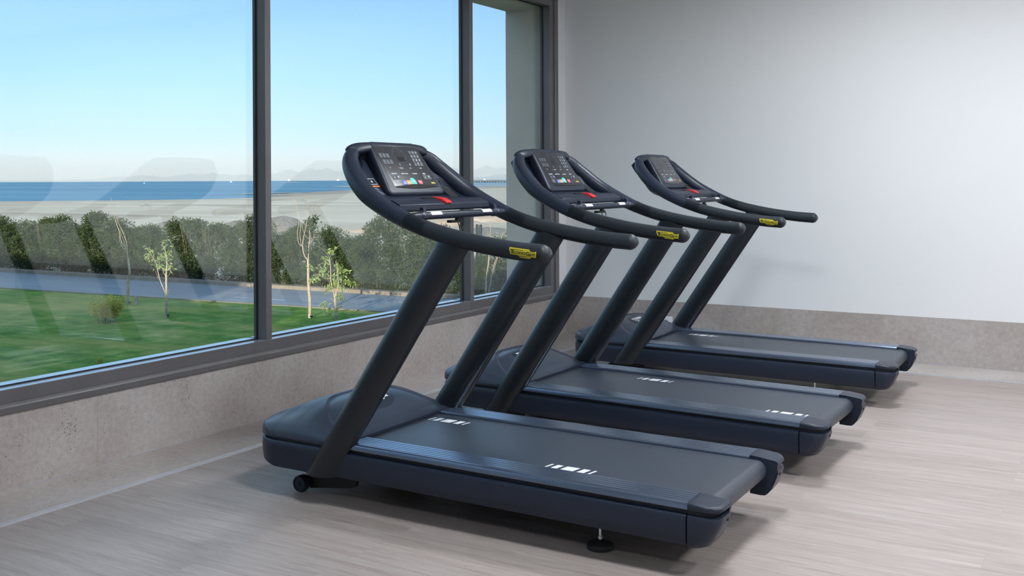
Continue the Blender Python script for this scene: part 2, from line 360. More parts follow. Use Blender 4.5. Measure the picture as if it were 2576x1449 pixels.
# the rest of the building round the room, and an unseen storey and wing added to shade the lawn
b = MB(); b.box(XO, 9, -16, 26, ZC+.25, 5.2); st('shade_storey', b, M['ext'])  # unseen storey, its height set to shade the lawn
b = MB(); b.box(-95, -10.2, -22, -14, -3.1, 3.9); b.box(-95, -10.2, -22, -14, 4.06, 5.05); b.box(-95, -10.2, -22, -14, 5.15, 7.9); b.box(-10.2, XO, -22, -14, -3.1, 4.7); b.box(-10.2, XO, -22, -14, 4.85, 6.1)  # unseen wing; slots and lower end shaped to let sun streaks through
for x in range(-94, -12, 6): b.box(x, x+.3, -21.5, -14.3, 3.9, 4.06); b.box(x, x+.3, -21.5, -14.3, 5.05, 5.15)
for x in (-10.1, -5.2): b.box(x, x+.3, -21.5, -14.3, 4.7, 4.85)
st('shade_wing', b, M['ext'])
b = MB(); b.box(XO, 9, -16, YF-.2, -3.1, ZC); b.box(XR+.25, 9, YF-.2, 26, -3.1, ZC+.25); b.box(XW, XR+.2, YB+.2, 26, -3.1, ZC); st('building_core', b, M['ext'])

# windows: bays between mullions
MUL = [-2.086, .073, 2.232, 4.391, 6.550]
WF = .023
bays = [(MUL[0]+WF, MUL[1]-WF), (MUL[1]+WF, MUL[2]-WF), (MUL[2]+WF, MUL[3]-WF), (MUL[3]+WF, MUL[4]-WF), (MUL[4]+WF, 7.792)]
for i, (y0, y1) in enumerate(bays):
    r = empty('window_%d' % (i+1), (0, 0, 0), kind='structure')
    last = i == len(bays)-1
    a0 = y0-2*WF if i else y0-1.1
    a1 = y1 if not last else 7.922
    f = MB()
    f.box(XG-.10, XW, a0, a1, .392, .453)
    f.prism([(XG-.10, .347), (XW+.012, .347), (XW+.014, .375), (XW+.008, .384), (XW, .392), (XG-.10, .392)], 'y', a0, a1)
    f.box(XG-.025, XW, a0, a1, 2.88, 2.94); f.box(XG-.025, XW+.012, a0, a1, 2.94, 3.00)
    f.box(XG-.025, XW, y0-2*WF, y0, .453, 2.88)
    if last: f.box(XG-.025, XW, y1, 7.86, .453, 2.88); f.box(XG-.025, XW+.012, 7.86, 7.922, .347, 3.00)
    f.obj('window_frame', M['frame'], r, bevel=.0015, sharp=30)
    g = MB(); g.box(XG-.10, XG-.006, y0, y1, .4532, .4545); g.box(XG+.008, XW-.001, y0, y1, .4532, .4545); g.obj('ledge_sheen_strip', M['ledge_sheen'], r)  # pale strips painting the sky's reflection onto the ledges
    p = MB(); p.box(XG-.006, XG, y0, y1, .453, 2.88); p.obj('pane', M['glass'], r, smooth=False)
    q = MB()
    q.box(XG+.0005, XG+.008, y0, y1, .453, .461); q.box(XG+.0005, XG+.008, y0, y1, 2.872, 2.88)
    q.box(XG+.0005, XG+.008, y0, y0+.008, .453, 2.88); q.box(XG+.0005, XG+.008, y1-.008, y1, .453, 2.88)
    q.obj('gasket', M['gasket'], r, smooth=False)

# ceiling lights added out of view to brighten the room
def added_ceiling_light(x, y, lab, power):
    r = empty('added_ceiling_light', (x, y, ZC), lab, 'ceiling light', 'added unseen ceiling lights')
    h = MB(); h.box(-.31, .31, -.31, -.29, -.03, 0); h.box(-.31, .31, .29, .31, -.03, 0); h.box(-.31, -.29, -.29, .29, -.03, 0); h.box(.29, .31, -.29, .29, -.03, 0); h.obj('frame', M['socket'], r)
    d = MB(); d.box(-.29, .29, -.29, .29, -.022, -.005); d.obj('diffuser', mat('diffuser_glow', (.8,.8,.8), .6, emit=((.91, .955, 1), power)), r)
    return r
LIGHTS = [(x, y, p_) for x in (-1.2, 1.2) for y, p_ in ((5.85, 84), (3.0, 66), (-.2, 34))]
for k, (x, y, pw) in enumerate(LIGHTS):
    added_ceiling_light(x, y, 'added unseen ceiling light panel, '+('nearest the back wall', 'in the middle of its row', 'farthest from the back wall')[k % 3]+', '+('row nearer the window' if k < 3 else 'row away from the window'), pw)

# wall socket behind the far treadmill
r = empty('wall_socket', (-3.375, YB-.004, .17), 'small white wall socket plate low on the stone skirting behind the farthest treadmill', 'socket')
b = MB(); b.box(0, .098, -.012, 0, -.035, .05); b.obj('face_plate', M['socket'], r, bevel=.002)
b = MB(); b.lathe([(.018, -.0135), (.018, -.0125)], (.042, 0, .008), 'y', 20); b.obj('socket_well', M['whited'], r)

# ================================================================== treadmill
ZT = lambda x: .0091*(2.1-x)           # the deck rises slightly towards the window
def rail_profile(): pass

def ell_ring(c, ax, bx, a, b_, n, p=2.0):
    """superellipse ring round c in the plane of the unit vectors ax, bx"""
    R = []
    for k in range(n):
        t = 2*PI*k/n; ct, s_ = math.cos(t), math.sin(t)
        R.append(Vector(c)+ax*a*math.copysign(abs(ct)**(2/p), ct)+bx*b_*math.copysign(abs(s_)**(2/p), s_))
    return R

def catmull(P, per=6):
    P = [Vector(p) for p in P]; Q = []
    for i in range(len(P)-1):
        p0 = P[max(i-1, 0)]; p1 = P[i]; p2 = P[i+1]; p3 = P[min(i+2, len(P)-1)]
        for k in range(per):
            t = k/per
            Q.append(.5*((2*p1)+(-p0+p2)*t+(2*p0-5*p1+4*p2-p3)*t*t+(-p0+3*p1-3*p2+p3)*t**3))
    Q.append(P[-1]); return Q

# plan outline of the motor cover: front x for a given |y|
HW = .418
def xfront(y):
    y = abs(y)
    if y < .27: return -.05-.028*(1-(y/.27)**2)
    return .10-math.sqrt(max(0, .15**2-(min(y, .42)-.27)**2))
XREAR = .505
def sm(t): t = max(0, min(1, t)); return t*t*(3-2*t)
DP = [(-.08, .0), (-.03, .022), (0, .036), (.1, .074), (.2, .101), (.27, .107), (.5, .107)]
def Dx(x):
    for (a, p), (c, q) in zip(DP, DP[1:]):
        if x <= c: return p+(q-p)*sm((x-a)/(c-a)) if x > a else DP[0][1]
    return DP[-1][1]
def inside_panel(x, y):
    """signed amount inside the scooped insert: > 0 inside"""
    hw = .375*math.sqrt(max(0, 1-((.50-x)/.33)**2)) if x < .50 else .375
    if hw <= 0: return -1
    return min((hw-abs(y))/.05, (x-.17)/.03)
def cover_z(x, y, scoop=True):
    ay = min(abs(y), HW)
    dx = x-xfront(y); dy = HW-ay
    dd = max(0, min(dx, dy)); lip = .030*math.sqrt(max(0, 1-(1-min(dd/.035, 1))**2))
    arch = 1-(ay/.42)**3.4
    up = lip+Dx(x)*arch
    t_ = max(0, min(1, (XREAR-x)/.28)); rear = 1-(1-t_)**1.7
    z = .258+ZT(x)*.35+.018*(1-rear)+up*rear
    if scoop:
        ip = inside_panel(x, y)
        if ip > 0: z -= .011*sm(ip/.5)*sm((XREAR-x)/.06)
    return z

def make_treadmill():
    R = empty('treadmill', (-3.28, 3.845, 0))
    # ---- lower body: front housing + side skirts
    b = MB(); ring0 = []
    ys = [-HW+.002]+[-.42*math.cos(PI*k/40) for k in range(1, 40)]+[HW-.002]
    def outline(inset, xr):
        P = []
        for k in range(41):
            y = -(.42-inset)*math.cos(PI*k/40); P.append((xfront(y*.42/(.42-inset))+inset, y))
        P.append((xr, .42-inset)); P.append((xr, -.42+inset)); return P
    def zb(x, y): return .130 if x > .10 else .150-.0*abs(y)
    rings = []
    for inset, z in ((.05, None), (.004, None), (.001, .175), (0, .205), (.002, .232), (.012, .2405), (.05, .2405)):
        Q = []
        for x, y in outline(inset, .40): Q.append((x, y, (z if z else (.126 if x > .115 else .126+.022*min(1, (.115-x)/.1)))+(ZT(x)*.35 if z else 0)))
        rings.append(Q)
    b.loft(rings); b.obj('motor_housing', M['plastic'], R, sharp=50)
    b = MB(); rings = []
    for z in (.235, .262): rings.append([(x, y, z+ZT(x)*.35) for x, y in outline(.012, .47)])
    b.loft(rings); b.obj('shadow_joint', M['recess'], R)
    # ---- cover top
    nx, ny = 100, 110; grid = []; 
    for j in range(ny+1):
        v = -math.cos(PI*j/ny); y = HW*(v*.55+.45*(2*j/ny-1)); xf = xfront(y); col = []
        for i in range(nx+1):
            t = i/nx; t = t-.10*math.sin(2*PI*t)/(2*PI)*1.0; t = t**1.15; x = xf+t*(XREAR-xf); col.append((x, y, cover_z(x, y)))
        grid.append(col)
    A, P = MB(), MB()
    vs = [p for c in grid for p in c]; n = nx+1; fa, fp = [], []
    for j in range(ny):
        for i in range(nx):
            f = (j*n+i, j*n+i+1, (j+1)*n+i+1, (j+1)*n+i)
            cx = sum(vs[k][0] for k in f)/4; cy = sum(vs[k][1] for k in f)/4
            (fp if inside_panel(cx, cy) > 0 and cx < XREAR-.008 else fa).append(f)
    A.add(vs, fa)
    # edge skirt of the cover, front, sides and rear lip
    edge = [grid[j][0] for j in range(ny+1)]
    side = [grid[ny][i] for i in range(1, nx+1)]; rear = [grid[j][nx] for j in range(ny-1, -1, -1)]; side2 = [grid[0][i] for i in range(nx-1, 0, -1)]
    loop = edge+side+rear+side2
    A.loft([[p for p in loop], [(p[0]-(.004 if p[0] > .5 else 0), p[1], .252+ZT(p[0])*.35 if p[0] < .49 else p[2]-.014) for p in loop]], cap=False)
    cov = A.obj('motor_cover', M['cover'], R, sharp=40)
    P.add(vs, fp)
    pan = P.obj('cover_insert', M['cover'], cov, sharp=60)
    def nrm_(x, y):
        e = .003; x_ = min(x, XREAR-.004); return Vector((-(cover_z(x_+e, y)-cover_z(x_-e, y))/(2*e), -(cover_z(x_, y+e)-cover_z(x_, y-e))/(2*e), 1)).normalized()
    gn = [nrm_(p[0], p[1]) if xfront(p[1])+.03 < p[0] and abs(p[1]) < HW-.03 else None for p in vs]
    for ob in (cov, pan):
        me = ob.data; me.normals_split_custom_set_from_vertices([tuple(gn[i]) if i < len(gn) and gn[i] is not None else tuple(v.normal) if v.normal.length > .5 else (0, 0, 1) for i, v in enumerate(me.vertices)])
    # medallion and brand plate on the insert
    cx, cy = .318, 0.0; b = MB(); rings = []
    for s_, dz in ((1.0, -.001), (1.0, .0016), (.97, .0024), (.6, .0024), (.02, .0024)):
        rings.append([(cx+.078*s_*math.cos(a), cy+.135*s_*math.sin(a), cover_z(cx+.078*s_*math.cos(a), cy+.135*s_*math.sin(a))+dz) for a in [2*PI*k/48 for k in range(48)]])
    b.loft(rings, cap=False); b.obj('medallion', M['plastic'], cov)
    def brand(sx):  # outline of the plate in units of its length, x to the right, y up
        return [(-.5, .20), (.23, .20), (.29, .11), (.44, .11), (.47, .16), (.5, .12), (.5, -.14), (.31, -.14), (.29, -.22), (-.10, -.22), (-.17, -.12), (-.42, -.12), (-.46, -.07), (-.46, .03), (-.5, .06)]
    def brand_text():
        out = []
        def word(t, size, x, y, bold=.012):
            v, f = text_mesh(t, size, 'LEFT', bold)
            mx = max(p[0] for p in v); out.append(([(p[0]+x, p[1]+y) for p in v], f)); return x+mx
        x = word('T', .27, -.45, -.005, .006)
        x = word('ECHNO', .165, -.345, -.012, .004)
        x = word('G', .25, x+.01, -.01, .004); x = word('y', .19, x+.008, -.01, .004); x2 = x+.006; word('M', .165, x2, -.02, 0); word('M', .165, x2+.009, -.02, 0); word('M', .165, x2+.004, -.017, 0)
        def bar(x0, x1, y0, y1): out.append(([(x0, y0), (x1, y0), (x1, y1), (x0, y1)], [(0, 1, 2, 3)]))
        bar(-.45, .12, .115, .135); bar(-.10, .26, -.165, -.145)
        xs_ = [p[0] for v, f in out for p in v]; k = .90/(max(xs_)-min(xs_)); x0 = min(xs_)
        return [([((p[0]-x0)*k-.45, p[1]) for p in v], f) for v, f in out]
    BT = brand_text()
    def place(mb, v, f, fn): mb.add([fn(*p) for p in v], f)
    # dense fan fill of the plate so that it follows the cover
    def plate_fill(fn, mb, n=30):
        O = brand(1); fs = []; vs_ = []
        xs = [-.5+k/n for k in range(n+1)]
        def span(x):
            y_ = []
            for (x0, y0), (x1, y1) in zip(O, O[1:]+O[:1]):
                if (x0-x)*(x1-x) <= 0 and abs(x1-x0) > 1e-6: y_.append(y0+(y1-y0)*(x-x0)/(x1-x0))
            return (min(y_), max(y_)) if y_ else (0, 0)
        rows = []
        for x in xs:
            e = max(-.4995, min(.4995, x)); a, c = span(e); rows.append([(x, a+(c-a)*k/5) for k in range(6)])
        V = [fn(*p) for r_ in rows for p in r_]
        for i in range(n):
            for k in range(5): fs.append((i*6+k, (i+1)*6+k, (i+1)*6+k+1, i*6+k+1))
        mb.add(V, fs)
    L = .19
    def fcov(dz): return lambda u, v: (cx-v*L*.82, cy+u*L, cover_z(cx-v*L*.82, cy+u*L)+dz)
    b = MB(); plate_fill(fcov(.0036), b); b.obj('cover_badge', M['white'], cov, smooth=False)
    b = MB()
    for v, f in BT: place(b, v, f, fcov(.0046))
    b.obj('cover_lettering', M['black'], cov, smooth=False)

    # ---- skirts, rails, end caps on both sides
    for s in (-1, 1):
        def ring(x, prof): return [(x, s*y, z+ZT(x)) for y, z in prof]
        skirt = [(.36, .112), (.398, .110), (.412, .113), (.418, .120), (.420, .150), (.420, .205), (.416, .216), (.405, .222), (.36, .222)]
        b = MB(); b.loft([ring(x, skirt) for x in (.42, .6, .9, 1.3, 1.7, 2.008)]); b.obj('side_skirt', M['plastic'], R, sharp=40)
        b = MB(); b.loft([ring(x, [(.30, .12), (.397, .12), (.397, .25), (.30, .25)]) for x in (.36, 2.05)]); b.obj('frame_beam', M['recess'], R)
        # rail with five ribs
        prof = [(.279, .235), (.279, .257), (.282, .2605)]
        for k in range(5):
            y0 = .284+k*.0215
            prof += [(y0, .2630), (y0+.0162, .2630), (y0+.0172, .2600), (y0+.0205, .2600)]
        prof += [(.3925, .2630), (.400, .2625), (.407, .2585), (.411, .250), (.412, .238), (.395, .236)]
        b = MB(); b.loft([ring(x, prof) for x in (.44, .9, 1.4, 2.012)]); b.obj('side_rail', M['rail'], R, sharp=25)
        # rear end cap: rounded outer rear corner
        cap = MB(); rings = []
        def plan(ins, xr=2.128, rc=.055):
            rc = min(rc, xr-ins-2.016)
            P = [(2.014, .282+ins*.2), (2.014, .4135-ins)]
            for k in range(9):
                a = PI/2*k/8; P.append((xr-ins-rc+rc*math.sin(a), .4135-ins-rc+rc*math.cos(a)))
            P += [(xr-ins, .282+ins*.2)]
            return P
        # upper half: a grid over the plan, rounded at the side and the end
        gx, gy = 16, 20; Gp = []
        def xe(y): d_ = y-(.4135-.055); return 2.128 if d_ <= 0 else 2.128-.055+math.sqrt(max(0, .055**2-d_**2))
        for j in range(gy+1):
            y = .283+(.4135-.283)*math.sin(PI/2*j/gy)
            for i in range(gx+1):
                x = 2.014+(xe(y)-2.014)*math.sin(PI/2*i/gx); d_ = max(0, min(xe(y)-x, (.4135-y)*1.0)); e = 1-min(d_/.014, 1)
                Gp.append((x, s*y, .2632+ZT(x)-.009*sm((x-2.02)/.11)-.012*(1-math.sqrt(max(0, 1-e*e)))))
        cap.add(Gp, [(j*(gx+1)+i, j*(gx+1)+i+1, (j+1)*(gx+1)+i+1, (j+1)*(gx+1)+i) for j in range(gy) for i in range(gx)])
        lp = [Gp[j*(gx+1)+gx] for j in range(gy+1)]+[Gp[gy*(gx+1)+i] for i in range(gx-1, -1, -1)]+[Gp[j*(gx+1)] for j in range(gy-1, -1, -1)]+[Gp[i] for i in range(1, gx)]
        cap.loft([lp, [(x, y, .238+ZT(x)) for x, y, z in lp], [(x+(2.05-x)*.3, y+(s*.34-y)*.3, .238+ZT(x)) for x, y, z in lp]], cap=False)
        rings = []
        for ins, z, xr in ((.03, .110, 2.062), (.010, .109, 2.078), (.004, .116, 2.086), (0, .140, 2.100), (0, .175, 2.116), (0, .205, 2.126), (.004, .217, 2.1285), (.012, .2205, 2.1285)):
            rings.append([(x, s*(y+.0065), z+ZT(x)) for x, y in plan(ins, xr)])
        cap.loft(rings)
        # inner cheek joining both halves beside the belt
        ck = [(2.014, .112), (2.055, .110), (2.076, .112), (2.096, .145), (2.110, .175), (2.121, .21), (2.126, .232), (2.124, .240), (2.10, .246), (2.05, .254), (2.014, .257)]
        cap.loft([[(x, s*.281, z+ZT(x)) for x, z in ck], [(x, s*.300, z+ZT(x)) for x, z in ck]])
        ec = cap.obj('end_cap', M['plastic'], R, sharp=38)
        b = MB(); b.lathe([(.0065, 2.118), (.0065, 2.1268)], (0, s*.318, .198), 'x', 16); b.obj('bolt_hole', M['black'], ec)
        b = MB(); b.loft([[(x, s*y, z+ZT(x)) for x, y, in plan(.012, 2.120)] for z in (.214, .242)]); b.obj('cap_joint', M['recess'], ec)
        # levelling foot
        b = MB(); fx, fy = 1.624, s*.295
        b.lathe([(.012, .112), (.012, .105), (.006, .105), (.006, .048), (.0095, .048), (.0095, .038), (.006, .038), (.006, .026)], (fx, fy, 0), 'z', 12)
        b.lathe([(.030, .128), (.030, .112)], (fx, fy, 0), 'z', 6)
        ft = b.obj('levelling_foot', M['steel'], R)
        b = MB(); b.lathe([(.044, .0), (.050, .003), (.050, .015), (.046, .020), (.020, .026), (.011, .034)], (fx, fy, 0), 'z', 32); b.obj('foot_pad', M['black'], ft)
        # transport wheel + bracket
        b = MB(); b.prism([(.19, .010), (.43, .044), (.450, .055), (.456, .076), (.456, .125), (.25, .13), (.17, .07)], 'y', s*.268, s*.282)
        b.lathe([(.006, s*.268), (.006, s*.335)], (.165, 0, .036), 'y', 10)
        br = b.obj('base_bracket', M['black'], R)
        for hx, hz, hr_ in ((.245, .058, .003), (.275, .060, .003), (.345, .070, .009)):
            b = MB(); b.lathe([(hr_, s*.2822), (hr_, s*.2832)], (hx, 0, hz), 'y', 12); b.obj('bolt', M['recess'], br)
        b = MB(); b.lathe([(.022, s*.286), (.033, s*.288), (.0355, s*.293), (.0355, s*.325), (.033, s*.330), (.027, s*.331), (.026, s*.327), (.012, s*.327), (.010, s*.332), (.001, s*.332)], (.165, 0, .0357), 'y', 32); b.obj('wheel', M['plastic'], R)
    # underside pan, so that nothing is hollow
    b = MB(); b.box(.05, 1.90, -.33, .33, .135, .162); b.obj('deck_frame', M['black'], R)
    # ---- belt: flat loop round the rear roller
    b = MB(); rings = []; HB = .275
    path = [(x, .2505+ZT(x)) for x in (.38, .6, .9, 1.2, 1.5, 1.8, 1.95)]
    for k in range(15):
        a = PI/2-PI*k/14; path.append((2.044+.0405*math.cos(a), .2105+.0405*math.sin(a)))
    path += [(x, .170) for x in (1.9, 1.2, .5)]
    th = .003
    def offs(P, d):
        O = []
        for i, p in enumerate(P):
            a, c = P[max(i-1, 0)], P[min(i+1, len(P)-1)]; t = Vector((c[0]-a[0], c[1]-a[1])).normalized(); O.append((p[0]+t.y*d, p[1]-t.x*d))
        return O
    inner = offs(path, th)
    b.loft([[(x, y, z) for x, z in path]+[(x, y, z) for x, z in inner[::-1]] for y in (-HB, HB)])
    belt = b.obj('running_belt', M['belt'], R, sharp=40)
    def mark(x0, yc, name='belt_mark'):
        b = MB()
        for a, l in ((0, .010), (.027, .026), (.069, .056), (.141, .030), (.187, .010)):
            X = x0+a; z = lambda x: .2505+ZT(x)+.0006
            sk = .010
            b.add([(X, yc-.027, z(X)), (X+l, yc-.027, z(X)), (X+l+sk, yc+.027, z(X)), (X+sk, yc+.027, z(X))], [(0, 1, 2, 3)])
        b.obj(name, M['white'], belt, smooth=False)
    mark(.525, .173); mark(1.360, -.226)
    # ---- uprights
    tilt = math.atan(.679)
    for s in (-1, 1):
        ax = Vector((math.cos(tilt), 0, -math.sin(tilt))); by = Vector((0, 1, 0)); d = Vector((math.sin(tilt), 0, math.cos(tilt)))
        b = MB(); rings = []
        nseg = 40
        for k, (z, lat) in enumerate([(.125, .047), (.3, .047), (.6, .045), (.9, .041), (1.04, .036), (1.09, .031), (1.125, .027), (1.155, .022)]):
            c = Vector((.362+.682*(z-.125), s*.399, z))
            r = ell_ring(c, ax, by, .0675, lat, nseg)
            if k == 0: # cut level at the foot
                r = [p+d*((.124-p.z)/d.z)+Vector((0, 0, -.006*(1-((p.y-c.y)/.047)**2)*0)) for p in r]
            rings.append(r)
        b.loft(rings); b.obj('upright', M['column'], R, sharp=60)
    # ---- hand rails
    hp = [(.416, .235, 1.502), (.430, .270, 1.492), (.444, .298, 1.473), (.462, .322, 1.447), (.500, .348, 1.408), (.550, .371, 1.363), (.610, .389, 1.318), (.700, .399, 1.268), (.821, .4015, 1.2135), (.957, .4015, 1.171), (1.138, .4015, 1.134), (1.316, .4015, 1.110), (1.439, .4015, 1.101)]
    hr = [.022, .029, .034, .0365, .038, .0385, .038, .036, .0335, .034, .0345, .0355, .036]
    PER = 7
    Q = catmull([(x, y, z) for x, y, z in hp], PER)
    QR = [c[0] for c in catmull([(r, 0, 0) for r in hr], PER)]
    for s in (-1, 1):
        C = [Vector((p.x, s*p.y, p.z)) for p in Q]
        # rounded end, swept in the side plane
        T = (C[-1]-C[-2]).normalized(); r0 = QR[-1]
        ends = []
        for k in range(1, 9):
            a = PI/2*k/8; ends.append((C[-1]+T*r0*math.sin(a), r0*math.cos(a)))
        def frame(i, P):
            t = (P[min(i+1, len(P)-1)]-P[max(i-1, 0)]).normalized()
            side = Vector((0, 0, 1)).cross(t)
            if abs(t.z) > .97: side = Vector((0, 1, 0))
            side = (side-side.dot(t)*t).normalized(); up = t.cross(side).normalized(); return t, side, up
        def ring(i, off=0, a0=0, a1=2*PI, n=32, P=C, RR=QR):
            t, side, up = frame(i, P); out = []; r = RR[i]+off
            for k in range(n if a1-a0 > 6.28 else n+1):
                a = a0+(a1-a0)*k/n; ct, s_ = math.cos(a), math.sin(a); p = 2.25
                out.append(P[i]+side*r*math.copysign(abs(ct)**(2/p), ct)*.97+up*r*math.copysign(abs(s_)**(2/p), s_))
            return out
        I0 = 8*PER                     # the ring joint
        b = MB(); b.loft([ring(i) for i in range(0, I0+1)])
        hc = b.obj('handrail_casing', M['plastic_rough'], R, sharp=60)
        rings = [ring(I0, -.0022)]+[ring(I0, -.0009)]+[ring(i, -.0009) for i in range(I0+1, len(C))]
        t, side, up = frame(len(C)-1, C)
        for c, rr in ends:
            o = []
            lat = QR[-1]*.97*(.45+.55*min(1, rr/r0*1.15))
            for k in range(32):
                a = 2*PI*k/32; ct, s_ = math.cos(a), math.sin(a); p = 2.25
                o.append(c+side*lat*math.copysign(abs(ct)**(2/p), ct)+up*max(.002, rr)*math.copysign(abs(s_)**(2/p), s_))
            rings.append(o)
        rings.append([ends[-1][0]+(p_-ends[-1][0])*.08 for p_ in o])
        b = MB(); b.loft(rings)
        # rubber grip on top, dark plastic below it and in front of it, gloss strip on the inside of the near tip
        nr_ = len(C)-I0; last = nr_-PER+2
        for q in range(len(b.m)):
            i, k = divmod(q, 32)
            if i < 5 or (i == 5 and not 5 <= k <= 10): b.m[q] = 1
            elif i <= last and 18 <= k <= 29: b.m[q] = 1
            elif i <= last+1 and 21 <= k <= 27: b.m[q] = 1
            if s < 0 and i > nr_+1 and (k <= 7 or k >= 25): b.m[q] = 2
        tq = frame(I0, C)[0]; sm_ = MB(); sm_.loft([ring(I0, .0004), [p+tq*.0022 for p in ring(I0, .0004)]], cap=False); sm_.obj('seam_ring', M['black'], hc)
        hb = b.obj('handrail', [M['grip'], M['grip_dark'], M['gloss']], R, sharp=70)
        if s < 0:
            # badge on the outer face
            Lb = .118; ct_ = Vector((1.377, -.4015-.0352, 1.1035)); td = Vector((.995, 0, -.085)).normalized(); ud = Vector((.085, 0, .995)).normalized()
            rad = .036
            def fb(dz):
                def f_(u, v):
                    h_ = v*Lb*.70; 
                    q = max(-.95, min(.95, h_/rad)); dpth = rad*.97*(1-(1-abs(q)**2.25)**(1/2.25))
                    return ct_+td*(u*Lb)+ud*h_+Vector((0, dpth-dz, 0))
                return f_
            b = MB(); plate_fill(fb(.0012), b, 40); b.obj('badge', M['yellow'], hb, smooth=False)
            b = MB(); plate_fill(lambda u, v: fb(.0005)(u*1.04, v*1.16), b, 40); b.obj('badge_rim', M['black'], hb, smooth=False)
            b = MB()
            for v, f in BT: place(b, v, f, fb(.0022))
            b.obj('badge_lettering', M['black'], hb, smooth=False)
    # ---- console
    Tp = Vector((.441, 0, 1.551)); Bp = Vector((.589, 0, 1.326)); sl = (Bp-Tp).normalized(); nr = Vector((-sl.z, 0, sl.x)).normalized()
    if nr.x < 0: nr = -nr
    LF = (Bp-Tp).length
    def cp(wd, bb, d=0): return Tp+sl*bb+Vector((0, wd, 0))+nr*d
    b = MB(); rings = []
    def crect(w0, w1, b0, b1, r0, r1, d, n=5):
        """rounded plate outline: half width w0 at b0, w1 at b1"""
        P = []
        for (sx, bb, ww, rr, a0) in ((1, b0, w0, r0, -PI/2), (1, b1, w1, r1, 0), (-1, b1, w1, r1, PI/2), (-1, b0, w0, r0, PI)):
            cxx = sx*(ww-rr); cb = bb+rr if bb == b0 else bb-rr
            for k in range(n+1):
                a = a0+PI/2*k/n; P.append(cp(cxx+rr*math.cos(a), cb+rr*math.sin(a), d))
        return P
    for ins, d in ((.012, -.052), (.004, -.046), (0, -.014), (.001, -.008), (.004, -.003), (.009, -.0006), (.014, 0)):
        rings.append(crect(.176-ins, .211-ins, -.004+ins, LF+.012-ins, .025, .024, d, 6))
    # side walls lean outward towards the back at the foot
    b.loft(rings)
    con = b.obj('console', M['plastic'], R, sharp=50)
    b = MB(); rings = []
    for ins, d in ((0, -.0005), (0, .0008), (.002, .001)):
        P = []
        for wd, bb in ((-.169, .028), (-.10, .024), (0, .0225), (.10, .024), (.169, .028), (.181, .236), (-.155, .236)):
            P.append(cp(wd*(1-ins*4), bb+(ins if bb < .1 else -ins), d))
        rings.append(P)
    b.loft(rings); b.obj('overlay', M['screen'], con, sharp=30)
    # hood over the rail heads
    prof = []
    b = MB(); rings = []
    for k in range(41):
        y = -.296*math.cos(PI*k/40); t = abs(y)/.296
        shr = math.sqrt(max(0, 1-t**12))*.97+.03; drop = .016*t**4
        c0 = cp(y, .0185, -.026-.006*t*t)+Vector((0, 0, -drop))
        rings.append(ell_ring(c0, sl, nr, (.0235+.008*t**3)*(.35+.65*shr), .0275*shr, 24, 3.0))
    b.loft(rings); b.obj('console_hood', M['plastic'], R, sharp=50)
    # key groups
    keyn = 0
    def keyrow(w0, w1, b0, b1, n, glyphs=None, name='key', m='key', gs=.011, sub=True, dim='white'):
        wk = (w1-w0)/n
        for i in range(n):
            a = w0+wk*i+.0012; c = w0+wk*(i+1)-.0012
            mb = MB(); d0, d1 = .0008, .0020
            mb.loft([[cp(a, b0, d0), cp(c, b0, d0), cp(c, b1, d0), cp(a, b1, d0)], [cp(a, b0, d1), cp(c, b0, d1), cp(c, b1, d1), cp(a, b1, d1)]], mi=0)
            if glyphs:
                v, f = text_mesh(glyphs[i], gs, 'CENTER', .0004)
                bc = (b0+b1)/2-(.003 if sub else 0)
                mb.add([cp((a+c)/2+p[0], bc-p[1], d1+.0004) for p in v], f, 1)
            if sub: mb.add([cp((a+c)/2-.007, b1-.0042, d1+.0004), cp((a+c)/2+.007, b1-.0042, d1+.0004), cp((a+c)/2+.007, b1-.0028, d1+.0004), cp((a+c)/2-.007, b1-.0028, d1+.0004)], [(0, 1, 2, 3)], 1)
            mb.obj(name, [M[m], M[dim]], con, smooth=False)
    keyrow(-.153, -.077, .064, .087, 3, ['o', 'A', 'A'], gs=.010, dim='whited')
    keyrow(-.149, -.075, .098, .121, 3, ['~', 'L', '/'], gs=.012, dim='whited')
    for j, row in enumerate((['1', '2', '3'], ['4', '5', '6'], ['7', '8', '9'], ['.', '0', '/'])):
        keyrow(.078-.001*j, .148-.001*j, .046+.0212*j, .0655+.0212*j, 3, row, gs=.013, sub=j == 3)
    keyrow(-.043, -.029, .115, .132, 1, ['-'], gs=.014, sub=False); keyrow(.034, .048, .115, .132, 1, ['+'], gs=.014, sub=False)
    keyrow(-.140, -.080, .179, .204, 2, ['-', '+'], gs=.022, sub=False); keyrow(.092, .153, .179, .204, 2, ['-', '+'], gs=.022, sub=False)
    for wc, bb, t, c in ((-.118, .140, '%', 'white'), (-.037, .142, 'minutes', 'white'), (.031, .142, 'kcal', 'white'), (.110, .142, 'km/h', 'white'),
                         (-.112, .173, 'GRADIENT', 'white'), (-.036, .173, 'HEART RATE', 'white'), (.040, .173, 'CALORIES', 'white'), (.113, .173, 'SPEED', 'white')):
        v, f = text_mesh(t, .0085, 'CENTER', .0002); mb = MB(); mb.add([cp(wc+p[0], bb-p[1], .0016) for p in v], f); mb.obj('print', M[c], con, smooth=False)
    mb = MB(); mb.add([cp(-.062, .1385, .0016), cp(-.056, .1385, .0016), cp(-.056, .1405, .0016), cp(-.062, .1405, .0016)], [(0, 1, 2, 3)]); mb.obj('heart_mark', M['red'], con, smooth=False)
    mb = MB()   # small print block
    for k in range(5): mb.add([cp(-.138, .209+.0045*k, .0016), cp(-.100-.008*(k % 2), .209+.0045*k, .0016), cp(-.100-.008*(k % 2), .2102+.0045*k, .0016), cp(-.138, .2102+.0045*k, .0016)], [(0, 1, 2, 3)])
    mb.obj('print', M['whited'], con, smooth=False)
    # dial of indicator lamps
    mb = MB(); rr_ = []
